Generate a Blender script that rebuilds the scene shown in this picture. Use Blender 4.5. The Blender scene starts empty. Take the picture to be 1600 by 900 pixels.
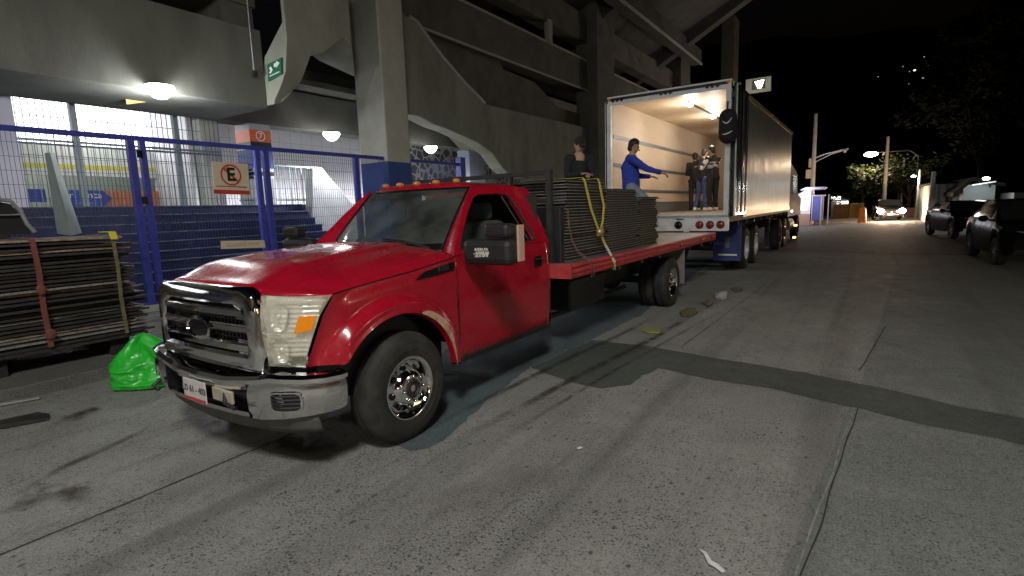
import bpy, bmesh, math, random
from mathutils import Vector, Matrix, noise
random.seed(7)
PI = math.pi
R = math.radians
S = bpy.context.scene
COL = S.collection

# ------------------------------------------------------------------ camera
CAMPOS = Vector((3.6834, -2.6525, 1.6566))
CF = Vector((-0.55093057, 0.82167105, -0.14605544))
CR = Vector((0.83283305, 0.55253506, -0.0330773))
CU = Vector((-0.0535221, 0.1398631, 0.98872327))
FPX = 829.11
cd = bpy.data.cameras.new('camera')
cd.sensor_width = 36
cd.lens = 36 * FPX / 1600
cd.clip_end = 2000
cd.clip_start = .05
cam = bpy.data.objects.new('camera', cd)
COL.objects.link(cam)
cam.matrix_world = Matrix(((CR.x, CU.x, -CF.x, CAMPOS.x), (CR.y, CU.y, -CF.y, CAMPOS.y), (CR.z, CU.z, -CF.z, CAMPOS.z), (0, 0, 0, 1)))
S.camera = cam

def at(px, py, ax, val):
    """point of the photograph on the plane axis = val"""
    d = CF + CR * ((px - 800) / FPX) - CU * ((py - 450) / FPX)
    t = (val - CAMPOS[ax]) / d[ax]
    return CAMPOS + d * t

# ------------------------------------------------------------------ sky, exposure
W = bpy.data.worlds.new('World')
S.world = W
W.use_nodes = True
nt = W.node_tree
sky = nt.nodes.new('ShaderNodeTexSky')
sky.sky_type = 'NISHITA'
sky.sun_disc = False
sky.sun_elevation = R(-4)
sky.sun_rotation = R(200)
bg = nt.nodes['Background']
nt.links.new(sky.outputs[0], bg.inputs[0])
bg.inputs[1].default_value = 0.10
S.view_settings.view_transform = 'Standard'
S.view_settings.look = 'None'
S.view_settings.gamma = 1
S.view_settings.use_curve_mapping = False
S.view_settings.exposure = 0.0

# power of the real lamps (watt)
P_STREET = 3000
P_CONC = 170
P_TRAILER = 42
P_SHOP = 34

# ------------------------------------------------------------------ materials
MATS = {}
def mat(name, col, rough=.6, metal=0, var=0, scale=6, bump=0, bscale=40, coat=0, emit=None, es=0, alpha=None, trans=0, dirt=None, dscale=2, damt=.5, spec=None, rvar=0, stretch=None):
    if name in MATS: return MATS[name]
    m = bpy.data.materials.new(name)
    m.use_nodes = True
    n = m.node_tree.nodes; l = m.node_tree.links
    b = n['Principled BSDF']
    c = (col[0], col[1], col[2], 1)
    b.inputs['Base Color'].default_value = c
    b.inputs['Roughness'].default_value = rough
    b.inputs['Metallic'].default_value = metal
    if spec is not None: b.inputs['Specular IOR Level'].default_value = spec
    if coat:
        b.inputs['Coat Weight'].default_value = coat
        b.inputs['Coat Roughness'].default_value = .05
    if trans:
        b.inputs['Transmission Weight'].default_value = trans
        b.inputs['IOR'].default_value = 1.1
    if emit:
        b.inputs['Emission Color'].default_value = (*emit, 1)
        b.inputs['Emission Strength'].default_value = es
    tc = n.new('ShaderNodeTexCoord')
    src = tc.outputs['Object']
    if stretch:
        mp = n.new('ShaderNodeMapping'); mp.inputs['Scale'].default_value = stretch
        l.new(src, mp.inputs[0]); src = mp.outputs[0]
    def nz(sc, det=5, r=.6):
        t = n.new('ShaderNodeTexNoise'); t.inputs['Scale'].default_value = sc; t.inputs['Detail'].default_value = det; t.inputs['Roughness'].default_value = r
        l.new(src, t.inputs['Vector']); return t.outputs['Fac']
    out = None
    if var:
        r = n.new('ShaderNodeMapRange'); r.inputs['From Min'].default_value = .3; r.inputs['From Max'].default_value = .7
        r.inputs['To Min'].default_value = 1 - var; r.inputs['To Max'].default_value = 1 + var
        l.new(nz(scale), r.inputs['Value'])
        mx = n.new('ShaderNodeVectorMath'); mx.operation = 'SCALE'
        mx.inputs[0].default_value = col; l.new(r.outputs[0], mx.inputs['Scale']); out = mx.outputs[0]
    if dirt:
        r = n.new('ShaderNodeMapRange'); r.inputs['From Min'].default_value = .5; r.inputs['From Max'].default_value = .68
        r.inputs['To Max'].default_value = damt
        l.new(nz(dscale, 8, .68), r.inputs['Value'])
        mx = n.new('ShaderNodeMix'); mx.data_type = 'RGBA'
        l.new(r.outputs[0], mx.inputs['Factor'])
        if out: l.new(out, mx.inputs['A'])
        else: mx.inputs['A'].default_value = c
        mx.inputs['B'].default_value = (*dirt, 1); out = mx.outputs['Result']
    if out: l.new(out, b.inputs['Base Color'])
    if rvar:
        r = n.new('ShaderNodeMapRange'); r.inputs['From Min'].default_value = .35; r.inputs['From Max'].default_value = .65
        r.inputs['To Min'].default_value = max(0, rough - rvar); r.inputs['To Max'].default_value = rough + rvar
        l.new(nz(dscale * 2.3, 6), r.inputs['Value']); l.new(r.outputs[0], b.inputs['Roughness'])
    if bump:
        bp = n.new('ShaderNodeBump'); bp.inputs['Strength'].default_value = bump; bp.inputs['Distance'].default_value = .01
        l.new(nz(bscale, 6), bp.inputs['Height']); l.new(bp.outputs[0], b.inputs['Normal'])
    MATS[name] = m
    return m

RED = mat('red_paint', (.37, .005, .020), .26, coat=.8, var=.06, scale=3, dirt=(.36, .012, .016), dscale=3, damt=.5, rvar=.08)
RED_DULL = mat('red_deck_paint', (.50, .05, .055), .55, var=.2, scale=9, dirt=(.12, .05, .045), dscale=6, damt=.6)
CHROME = mat('chrome', (.86, .86, .85), .07, 1, dirt=(.5, .48, .44), dscale=6, damt=.3, rvar=.04)
CHROME_D = mat('dull_chrome', (.55, .56, .58), .22, 1, dirt=(.2, .19, .17), dscale=8, damt=.5)
BLACKP = mat('black_plastic', (.018, .018, .019), .5, var=.2, scale=12, bump=.15, bscale=300)
BLACKG = mat('gloss_black', (.008, .008, .009), .18)
RUBBER = mat('tyre_rubber', (.022, .021, .020), .75, var=.25, scale=14, dirt=(.075, .07, .06), dscale=4, damt=.55, bump=.2, bscale=120)
GLASS = None
def glassmat(name, tint, alpha, rough=.03):
    m = bpy.data.materials.new(name); m.use_nodes = True
    n = m.node_tree.nodes; l = m.node_tree.links
    n.remove(n['Principled BSDF'])
    tr = n.new('ShaderNodeBsdfTransparent'); tr.inputs[0].default_value = (*tint, 1)
    gl = n.new('ShaderNodeBsdfGlossy'); gl.inputs['Roughness'].default_value = rough; gl.inputs['Color'].default_value = (.9, .9, .9, 1)
    fr = n.new('ShaderNodeFresnel'); fr.inputs[0].default_value = 1.5
    mr = n.new('ShaderNodeMath'); mr.operation = 'MULTIPLY_ADD'; mr.inputs[1].default_value = 1.2; mr.inputs[2].default_value = alpha
    l.new(fr.outputs[0], mr.inputs[0])
    mx = n.new('ShaderNodeMixShader'); l.new(mr.outputs[0], mx.inputs[0]); l.new(tr.outputs[0], mx.inputs[1]); l.new(gl.outputs[0], mx.inputs[2])
    df = n.new('ShaderNodeBsdfDiffuse'); df.inputs[0].default_value = (.42, .46, .43, 1)
    nz = n.new('ShaderNodeTexNoise'); nz.inputs['Scale'].default_value = 4; nz.inputs['Detail'].default_value = 7
    tc = n.new('ShaderNodeTexCoord'); l.new(tc.outputs['Object'], nz.inputs['Vector'])
    rg = n.new('ShaderNodeMapRange'); rg.inputs['From Min'].default_value = .35; rg.inputs['From Max'].default_value = .65; rg.inputs['To Min'].default_value = .05; rg.inputs['To Max'].default_value = .15; l.new(nz.outputs['Fac'], rg.inputs['Value'])
    m2 = n.new('ShaderNodeMixShader'); l.new(rg.outputs[0], m2.inputs[0]); l.new(mx.outputs[0], m2.inputs[1]); l.new(df.outputs[0], m2.inputs[2])
    l.new(m2.outputs[0], n['Material Output'].inputs[0])
    return m
GLASS = glassmat('windscreen_glass', (.36, .42, .39), .05)
LENS = mat('hazed_lens', (.74, .72, .60), .2, .25, var=.22, scale=22, coat=.8, dirt=(.45, .42, .3), dscale=7, damt=.5)
LENS2 = mat('headlight_reflector', (.72, .70, .62), .3, .35, var=.15, scale=20)
AMBER = mat('amber_plastic', (.95, .30, .01), .25, coat=.5)
AMBER_D = mat('faded_amber_plastic', (.50, .20, .06), .4, coat=.3)
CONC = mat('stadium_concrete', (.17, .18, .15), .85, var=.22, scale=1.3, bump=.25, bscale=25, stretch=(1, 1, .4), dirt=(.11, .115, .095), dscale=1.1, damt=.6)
CONC2 = mat('stair_concrete', (.27, .28, .225), .85, var=.2, scale=1.1, bump=.3, bscale=22, dirt=(.15, .155, .12), dscale=.9, damt=.7, stretch=(1, 1, .5))  # paler copy of the concrete; brighter lighting on the stair put into the colour
CONC_L = mat('column_concrete', (.42, .425, .375), .8, var=.12, scale=2.5, bump=.2, bscale=30, dirt=(.33, .33, .29), dscale=1.5, damt=.5)  # column's stronger lamplight is painted in as paler concrete
CONC_D = mat('shaded_concrete', (.13, .13, .11), .9, var=.25, scale=1.5, bump=.3, bscale=20)  # darker copy of the stadium concrete; shade put into the colour
WHITEW = mat('white_wall_paint', (.72, .72, .78), .6, var=.05, scale=2, dirt=(.5, .5, .55), dscale=1.5, damt=.35)
BLUEP = mat('blue_fence_paint', (.05, .065, .38), .42, var=.15, scale=8, dirt=(.02, .025, .12), dscale=6, damt=.5)
BLUEC = mat('blue_wall_paint', (.03, .07, .26), .6, var=.15, scale=5)
NAVY = mat('navy_step_paint', (.007, .012, .048), .6, var=.45, scale=5, dirt=(.035, .035, .045), dscale=3, damt=.5)
NOSE = mat('lit_step_edge', (.09, .10, .14), .7, var=.5, scale=4, dirt=(.01, .015, .05), dscale=5, damt=.9)  # paler edge strip paints the light that falls on the treads
STEEL = mat('galvanised_steel', (.42, .44, .45), .45, .7, var=.2, scale=10)
GREYM = mat('grey_frame_paint', (.17, .22, .24), .5, var=.15, scale=7)
DARKM = mat('dark_steel', (.035, .035, .036), .6, .3, var=.3, scale=10, dirt=(.08, .06, .045), dscale=9, damt=.5)
PANELB = mat('black_stage_panel', (.018, .018, .018), .65, var=.4, scale=10, dirt=(.09, .085, .075), dscale=10, damt=.5)
PANELE = mat('worn_panel_edge', (.19, .19, .17), .6, .15, var=.5, scale=25, stretch=(3, 3, 1))
WOODD = mat('dark_ply_board', (.045, .038, .033), .75, var=.5, scale=9, dirt=(.12, .10, .08), dscale=7, damt=.6)
WOODE = mat('pale_board_edge', (.28, .21, .15), .75, var=.5, scale=14, dirt=(.05, .045, .04), dscale=9, damt=.9)
YEL = mat('yellow_webbing', (.60, .52, .07), .7, var=.2, scale=30, dirt=(.3, .27, .1), dscale=14, damt=.6)
ORW = mat('faded_red_webbing', (.16, .045, .035), .75, var=.25, scale=20)
WHITEP = mat('white_truck_paint', (.70, .71, .72), .4, var=.06, scale=6, dirt=(.4, .39, .36), dscale=5, damt=.5)
PLY = mat('trailer_plywood', (.62, .49, .36), .55, var=.10, scale=1.6, dirt=(.50, .38, .27), dscale=2.5, damt=.5, stretch=(1, .35, 1))
TRSKIN = mat('trailer_side_skin', (.28, .31, .295), .34, .3, var=.18, scale=1.2, dirt=(.22, .25, .22), dscale=1.2, damt=.6, rvar=.05)
REDL = mat('red_lamp_lens', (.25, .02, .015), .25, coat=.5)
GREEN = mat('green_bag_plastic', (.02, .46, .03), .38, var=.12, scale=6, coat=.2)
SKIN = mat('skin', (.42, .24, .16), .5)
SKIN2 = mat('skin_dark', (.30, .17, .11), .5)
HAIR = mat('black_hair', (.012, .010, .009), .6)
BLUEF = mat('royal_blue_knit', (.022, .045, .34), .85, var=.12, scale=14)
BLACKF = mat('black_cloth', (.012, .012, .014), .85, var=.25, scale=12)
JEANS = mat('blue_jeans', (.07, .10, .18), .85, var=.25, scale=14)
JEANS_L = mat('grey_jeans', (.20, .23, .29), .85, var=.25, scale=14)
WHITEF = mat('white_cloth', (.65, .65, .65), .8)
CREAM = mat('cream_sign', (.72, .60, .45), .6, var=.05, scale=9)
SIGNR = mat('sign_red', (.55, .05, .04), .5)
SIGNO = mat('sign_orange', (.72, .15, .05), .5)
SIGNK = mat('sign_black', (.015, .015, .018), .5)
SIGNW = mat('sign_white', (.8, .8, .8), .5)
SIGNG = mat('sign_green', (.015, .14, .07), .5)
SIGNB = mat('sign_blue', (.05, .09, .42), .5)
YELW = mat('yellow_paint', (.70, .62, .08), .5)
ORPAN = mat('orange_panel', (.62, .21, .08), .5, var=.08)
LAMP = mat('lamp_glow', (1, 1, 1), .3, emit=(1, .97, .93), es=28)
LAMPS = mat('small_lamp_glow', (1, 1, 1), .3, emit=(1, .98, .95), es=22)
WARML = mat('warm_lamp_glow', (1, .8, .6), .3, emit=(1, .72, .45), es=30)
BARK = mat('tree_bark', (.06, .045, .035), .9, var=.3, scale=12, bump=.5, bscale=20)
LEAF = mat('leaf_green', (.028, .045, .014), .6, var=.4, scale=1.5)
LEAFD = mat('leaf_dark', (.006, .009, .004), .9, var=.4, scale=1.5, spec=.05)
POLE = mat('pole_concrete', (.42, .37, .31), .8, var=.15, scale=5)

# ------------------------------------------------------------------ mesh builder
class MB:
    def __init__(s):
        s.v = []; s.f = []; s.m = []
    def add(s, vs, fs, mi=0):
        o = len(s.v); s.v += [Vector(p) for p in vs]
        s.f += [[o + i for i in f] for f in fs]; s.m += [mi] * len(fs); return s
    def box(s, a, b, mi=0, mtx=None):
        x0, y0, z0 = a; x1, y1, z1 = b
        vs = [Vector(p) for p in ((x0, y0, z0), (x1, y0, z0), (x1, y1, z0), (x0, y1, z0), (x0, y0, z1), (x1, y0, z1), (x1, y1, z1), (x0, y1, z1))]
        if mtx: vs = [mtx @ p for p in vs]
        return s.add(vs, [(0, 3, 2, 1), (4, 5, 6, 7), (0, 1, 5, 4), (1, 2, 6, 5), (2, 3, 7, 6), (3, 0, 4, 7)], mi)
    def bar(s, p, q, w, h=None, mi=0, up=(0, 0, 1)):
        p = Vector(p); q = Vector(q); h = h or w
        d = (q - p).normalized(); u = Vector(up)
        if abs(d.dot(u)) > .98: u = Vector((0, 1, 0))
        r = d.cross(u).normalized(); u = r.cross(d)
        vs = []
        for c in (p, q):
            for a, b in ((-1, -1), (1, -1), (1, 1), (-1, 1)): vs.append(c + r * a * w / 2 + u * b * h / 2)
        return s.add(vs, [(0, 1, 2, 3), (7, 6, 5, 4), (0, 4, 5, 1), (1, 5, 6, 2), (2, 6, 7, 3), (3, 7, 4, 0)], mi)
    def loft(s, rings, mi=0, closed=True, caps=True):
        n = len(rings[0]); vs = [p for r in rings for p in r]; fs = []
        for i in range(len(rings) - 1):
            for j in range(n if closed else n - 1):
                k = (j + 1) % n
                fs.append((i * n + j, i * n + k, (i + 1) * n + k, (i + 1) * n + j))
        if caps and closed:
            fs.append(tuple(reversed(range(n)))); fs.append(tuple((len(rings) - 1) * n + j for j in range(n)))
        return s.add(vs, fs, mi)
    def tube(s, pts, r, n=10, mi=0, caps=True):
        pts = [Vector(p) for p in pts]; rr = r if isinstance(r, (list, tuple)) else [r] * len(pts)
        rings = []; ref = None
        for i, p in enumerate(pts):
            d = (pts[min(i + 1, len(pts) - 1)] - pts[max(i - 1, 0)]).normalized()
            if ref is None: ref = Vector((0, 0, 1)) if abs(d.z) < .9 else Vector((1, 0, 0))
            a = d.cross(ref).normalized(); b = a.cross(d).normalized(); ref = b
            rings.append([p + (a * math.cos(t * 2 * PI / n) + b * math.sin(t * 2 * PI / n)) * rr[i] for t in range(n)])
        return s.loft(rings, mi, True, caps)
    def lathe(s, prof, org, axis=(1, 0, 0), n=32, mi=0, caps=True):
        """prof: (offset along axis, radius)"""
        a = Vector(axis).normalized(); u = Vector((0, 0, 1)) if abs(a.z) < .9 else Vector((1, 0, 0))
        v = a.cross(u).normalized(); u = v.cross(a); o = Vector(org)
        rings = [[o + a * h + (u * math.cos(t * 2 * PI / n) + v * math.sin(t * 2 * PI / n)) * max(r, .0004) for t in range(n)] for h, r in prof]
        return s.loft(rings, mi, True, caps)
    def prism(s, pts, ax, v0, v1, mi=0):
        """pts: 2-D outline in the two other axes (in order), extruded from v0 to v1"""
        def P(q, v):
            q = list(q); q.insert(ax, v); return q
        n = len(pts)
        vs = [P(q, v0) for q in pts] + [P(q, v1) for q in pts]
        return s.add(vs, [tuple(range(n)), tuple(reversed(range(n, 2 * n)))] + [(j, n + j, n + (j + 1) % n, (j + 1) % n) for j in range(n)], mi)
    def grid(s, fn, nu, nv, mi=0):
        vs = [fn(i / nu, j / nv) for j in range(nv + 1) for i in range(nu + 1)]
        fs = [(j * (nu + 1) + i, j * (nu + 1) + i + 1, (j + 1) * (nu + 1) + i + 1, (j + 1) * (nu + 1) + i) for j in range(nv) for i in range(nu)]
        return s.add(vs, fs, mi)
    def ball(s, c, r, mi=0, n=12, sc=(1, 1, 1)):
        c = Vector(c); rings = []
        for i in range(n // 2 + 1):
            a = PI * i / (n // 2); rr = max(math.sin(a), .01)
            rings.append([c + Vector((math.cos(t * 2 * PI / n) * rr * sc[0], math.sin(t * 2 * PI / n) * rr * sc[1], -math.cos(a) * sc[2])) * r for t in range(n)])
        return s.loft(rings, mi)
    def mirror(s):
        n = len(s.v); s.v += [Vector((-p.x, p.y, p.z)) for p in s.v]
        s.f += [[n + i for i in reversed(f)] for f in s.f[:]]; s.m += s.m[:]; return s
    def flipped(s):
        b = MB(); b.v = [Vector((-p.x, p.y, p.z)) for p in s.v]; b.f = [list(reversed(f)) for f in s.f]; b.m = s.m[:]; return b
    def build(s, name, m, parent=None, smooth=None, bevel=0, solid=0, jitter=0, off=None, subd=0):
        me = bpy.data.meshes.new(name)
        o = off or Vector((0, 0, 0))
        me.from_pydata([tuple(p - o) for p in s.v], [], s.f)
        for x in (m if isinstance(m, (list, tuple)) else [m]): me.materials.append(x)
        me.polygons.foreach_set('material_index', s.m)
        bm = bmesh.new(); bm.from_mesh(me)
        bmesh.ops.recalc_face_normals(bm, faces=bm.faces)
        bm.to_mesh(me); bm.free()
        if smooth is not None:
            me.polygons.foreach_set('use_smooth', [True] * len(me.polygons))
            me.set_sharp_from_angle(angle=R(smooth))
        me.update()
        ob = bpy.data.objects.new(name, me); COL.objects.link(ob)
        if off: ob.location = off
        if parent: ob.parent = parent
        if solid:
            md = ob.modifiers.new('thickness', 'SOLIDIFY'); md.thickness = solid; md.offset = -1
        if bevel:
            md = ob.modifiers.new('bevel', 'BEVEL'); md.width = bevel; md.segments = 2; md.limit_method = 'ANGLE'; md.angle_limit = R(40)
        if subd:
            md = ob.modifiers.new('subd', 'SUBSURF'); md.levels = subd; md.render_levels = subd
        return ob

def tag(o, label=None, cat=None, group=None, kind=None):
    if label: o['label'] = label
    if cat: o['category'] = cat
    if group: o['group'] = group
    if kind: o['kind'] = kind
    return o
def empty(name, loc, label, cat, group=None):
    o = bpy.data.objects.new(name, None); COL.objects.link(o); o.location = loc; o.empty_display_size = .2
    return tag(o, label, cat, group)
def struct(o): o['kind'] = 'structure'; return o
def sub(root, o):
    """part whose vertices were given in world coordinates"""
    o.parent = root; o.location = Vector(o.location) - root.location
    return o
def light(kind, loc, power, col=(1, 1, 1), size=.1, parent=None, rot=None, name='lamp_light', spot=None):
    ld = bpy.data.lights.new(name, kind); ld.energy = power; ld.color = col
    if kind == 'AREA': ld.size = size
    else: ld.shadow_soft_size = size
    if spot: ld.spot_size = R(spot); ld.spot_blend = .6
    o = bpy.data.objects.new(name, ld); COL.objects.link(o); o.location = loc
    if rot: o.rotation_euler = rot
    if parent: o.parent = parent; o.location = Vector(loc) - parent.location
    return o
def text(s, size, loc, xdir, ydir, m, name, parent=None, ext=.002, sx=1, align='CENTER', bold=0):
    c = bpy.data.curves.new(name, 'FONT'); c.body = s; c.size = size; c.extrude = ext; c.align_x = align; c.align_y = 'CENTER'
    c.offset = bold
    t = bpy.data.objects.new(name, c); COL.objects.link(t)
    bpy.context.view_layer.update()
    me = bpy.data.meshes.new_from_object(t.evaluated_get(bpy.context.evaluated_depsgraph_get()))
    bpy.data.objects.remove(t); bpy.data.curves.remove(c)
    x = Vector(xdir).normalized(); y = Vector(ydir).normalized(); z = x.cross(y)
    L = Vector(loc)
    for v in me.vertices: v.co = L + x * v.co.x * sx + y * v.co.y + z * v.co.z
    me.materials.clear(); me.materials.append(m)
    o = bpy.data.objects.new(name, me); COL.objects.link(o)
    if parent: sub(parent, o)
    return o
def lerp(a, b, t): return a + (b - a) * t
def sm(a, b, x):
    t = max(0, min(1, (x - a) / (b - a))); return t * t * (3 - 2 * t)
def interp(tab, x):
    if x <= tab[0][0]: return tab[0][1]
    for (a, p), (b, q) in zip(tab, tab[1:]):
        if x <= b: return lerp(p, q, (x - a) / (b - a))
    return tab[-1][1]

#==PART2
# ================================================================== GROUND
def ground_mat(name, base, dark, pits, patch=0):
    m = bpy.data.materials.new(name); m.use_nodes = True
    n = m.node_tree.nodes; l = m.node_tree.links; b = n['Principled BSDF']
    tc = n.new('ShaderNodeTexCoord'); src = tc.outputs['Object']
    def mp(sc):
        t = n.new('ShaderNodeMapping'); t.inputs['Scale'].default_value = sc; l.new(src, t.inputs[0]); return t.outputs[0]
    def nz(v, sc, det=6, r=.6, dist=0):
        t = n.new('ShaderNodeTexNoise'); t.inputs['Scale'].default_value = sc; t.inputs['Detail'].default_value = det
        t.inputs['Roughness'].default_value = r; t.inputs['Distortion'].default_value = dist; l.new(v, t.inputs['Vector']); return t.outputs['Fac']
    def mr(v, a, c, lo=0, hi=1):
        t = n.new('ShaderNodeMapRange'); t.inputs['From Min'].default_value = a; t.inputs['From Max'].default_value = c
        t.inputs['To Min'].default_value = lo; t.inputs['To Max'].default_value = hi; l.new(v, t.inputs['Value']); return t.outputs[0]
    def mix(f, a, c):
        t = n.new('ShaderNodeMix'); t.data_type = 'RGBA'
        if isinstance(f, float): t.inputs['Factor'].default_value = f
        else: l.new(f, t.inputs['Factor'])
        for s, k in ((a, 'A'), (c, 'B')):
            if isinstance(s, tuple): t.inputs[k].default_value = (*s, 1)
            else: l.new(s, t.inputs[k])
        return t.outputs['Result']
    def mul(a, c):
        t = n.new('ShaderNodeMath'); t.operation = 'MULTIPLY'; l.new(a, t.inputs[0])
        if isinstance(c, float): t.inputs[1].default_value = c
        else: l.new(c, t.inputs[1])
        return t.outputs[0]
    c = mix(mr(nz(src, .7, 9, .7), .42, .58), base, tuple(x * .60 for x in base))
    c = mix(mr(nz(src, 4.5, 9, .75), .44, .60, 0, .55), c, tuple(x * .62 for x in base))
    c = mix(mr(nz(src, 22, 8, .75), .46, .60, 0, .75), c, tuple(x * .50 for x in base))
    c = mix(mr(nz(src, 90, 5, .7), .42, .62, 0, .7), c, tuple(x * 1.6 for x in base))
    # exposed dark pebbles, dense in some places only
    vo = n.new('ShaderNodeTexVoronoi'); vo.inputs['Scale'].default_value = 55; l.new(src, vo.inputs['Vector'])
    vc = n.new('ShaderNodeSeparateColor'); l.new(vo.outputs['Color'], vc.inputs[0])
    dens = mr(nz(src, 1.3, 6, .7), .36, .56)
    peb = mul(mul(mr(vo.outputs['Distance'], .18, .42, 1, 0), mr(vc.outputs[0], .46, .52)), dens)
    c = mix(mul(peb, pits), c, tuple(x * .10 for x in base))
    vo2 = n.new('ShaderNodeTexVoronoi'); vo2.inputs['Scale'].default_value = 17; l.new(mp((1, .7, 1)), vo2.inputs['Vector'])
    vc2 = n.new('ShaderNodeSeparateColor'); l.new(vo2.outputs['Color'], vc2.inputs[0])
    p2 = mul(mr(vo2.outputs['Distance'], .10, .26, 1, 0), mr(vc2.outputs[1], .80, .84))
    c = mix(mul(p2, pits * .9), c, tuple(x * .14 for x in base))
    # tyre dirt, streaked along the street
    st = nz(mp((1.6, .045, 1)), 1.5, 7, .62, .4)
    c = mix(mr(st, .52, .66, 0, dark * .6), c, (.045, .045, .038))
    # oil and water stains
    c = mix(mr(nz(mp((1, .6, 1)), .8, 7, .7, .6), .58, .70, 0, .4), c, (.06, .055, .04))
    l.new(c, b.inputs['Base Color'])
    l.new(mr(nz(src, 3, 5), .35, .65, .62, .9), b.inputs['Roughness'])
    bp = n.new('ShaderNodeBump'); bp.inputs['Strength'].default_value = .8; bp.inputs['Distance'].default_value = .010
    add = n.new('ShaderNodeMath'); add.operation = 'SUBTRACT'; l.new(nz(src, 55, 7, .7), add.inputs[0]); l.new(mul(peb, .7), add.inputs[1])
    l.new(add.outputs[0], bp.inputs['Height']); l.new(bp.outputs[0], b.inputs['Normal'])
    MATS[name] = m
    return m
GROUND = ground_mat('street_concrete', (.25, .252, .232), .6, .9)
PATCH = ground_mat('asphalt_patch', (.068, .080, .073), .4, .3)
PATCH2 = ground_mat('brown_asphalt_patch', (.135, .12, .095), .5, .3)
FAR = ground_mat('far_asphalt', (.10, .10, .098), .35, .3)
WALK = ground_mat('sidewalk_concrete', (.13, .13, .12), .3, .3)

g = MB(); g.add([(-300, -60, 0), (300, -60, 0), (300, 500, 0), (-300, 500, 0)], [(0, 1, 2, 3)])
struct(g.build('ground', GROUND))
def sheet(name, pix, z, m, jit=.02, seed=1):
    rnd = random.Random(seed)
    pts = [at(x, y, 2, z) for x, y in pix]; out = []
    for i, p in enumerate(pts):
        q = pts[(i + 1) % len(pts)]; L = (q - p).length; k = max(1, int(L / .09)) if L < 12 else 40
        for j in range(k):
            w = p.lerp(q, j / k); nn = noise.noise(w * 1.3) * .035 + noise.noise(w * 9) * jit * 1.3 + noise.noise(w * 30) * jit * .6
            dd = (q - p).normalized(); w = w + Vector((-dd.y, dd.x, 0)) * nn; w.z = z; out.append(w)
    b = MB(); b.add(out, [tuple(range(len(out)))]); return b.build(name, m)
struct(sheet('asphalt_patch', [(925, 531), (1015, 541), (1130, 561), (1260, 582), (1380, 607), (1500, 635), (1700, 672), (1700, 720), (1560, 686), (1460, 668), (1330, 634), (1200, 606), (1100, 590), (1030, 575), (1003, 587), (985, 600), (940, 607), (900, 598), (830, 574)], .004, PATCH, seed=3))
SLAB = ground_mat('green_grey_concrete', (.185, .20, .185), .55, .6)
struct(sheet('road_slab', [(1205, 915), (1260, 790), (1330, 640), (1356, 560), (1385, 470), (1400, 420), (1470, 405), (1700, 420), (1900, 560), (1900, 915)], .0022, SLAB, seed=6, jit=.012))
# the far road is darker asphalt
g = MB(); g.add([(-2.4, 17, .004), (30, 14.5, .004), (200, 16, .004), (200, 480, .004), (-30, 480, .004), (-2.4, 60, .004)], [(0, 1, 2, 3, 4, 5)])
struct(g.build('far_road', FAR))
BLUE_SHEET = ground_mat('blue_grey_ground', (.085, .115, .125), .45, .2)  # darker blue-grey ground sheet under and beside the truck
struct(sheet('side_sheet', [(600, 690), (640, 702), (665, 700), (690, 688), (760, 625), (830, 573), (925, 530), (1000, 492), (1045, 462), (1090, 425), (1120, 402), (1000, 400), (800, 450), (640, 600)], .003, BLUE_SHEET, seed=8))
# expansion joints cut in the concrete
JOINT = mat('joint_dirt', (.035, .032, .028), .9)
JOINT2 = mat('joint_filler', (.26, .26, .24), .8, var=.35, scale=14, dirt=(.10, .10, .09), dscale=9, damt=.8)
def joint(name, x0, x1, y0, y1, w, m, seed):
    rnd = random.Random(seed); L = []; Rr = []
    n = int((y1 - y0) / .07)
    for i in range(n + 1):
        t = i / n; y = lerp(y0, y1, t); x = lerp(x0, x1, t) + noise.noise(Vector((y * 1.7, seed, 0))) * .02
        ww = w * (.5 + .9 * abs(noise.noise(Vector((y * 6, seed, 3)))) + .25)
        L.append((x - ww / 2, y, .005)); Rr.append((x + ww / 2, y, .005))
    b = MB(); b.loft([L, Rr], closed=False); return b.build(name, m)
struct(joint('expansion_joint', .11, .06, -3.5, 2.0, .012, JOINT, 1))
struct(joint('expansion_joint', 3.40, 3.68, -1.5, 2.2, .009, JOINT2, 2))
struct(joint('expansion_joint', 3.425, 3.705, -1.5, 2.2, .010, JOINT, 5))
struct(joint('expansion_joint', 3.70, 3.95, 3.3, 5.6, .014, JOINT, 3))
struct(joint('expansion_joint', 1.95, 2.05, 3.4, 9, .010, JOINT, 4))
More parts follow.
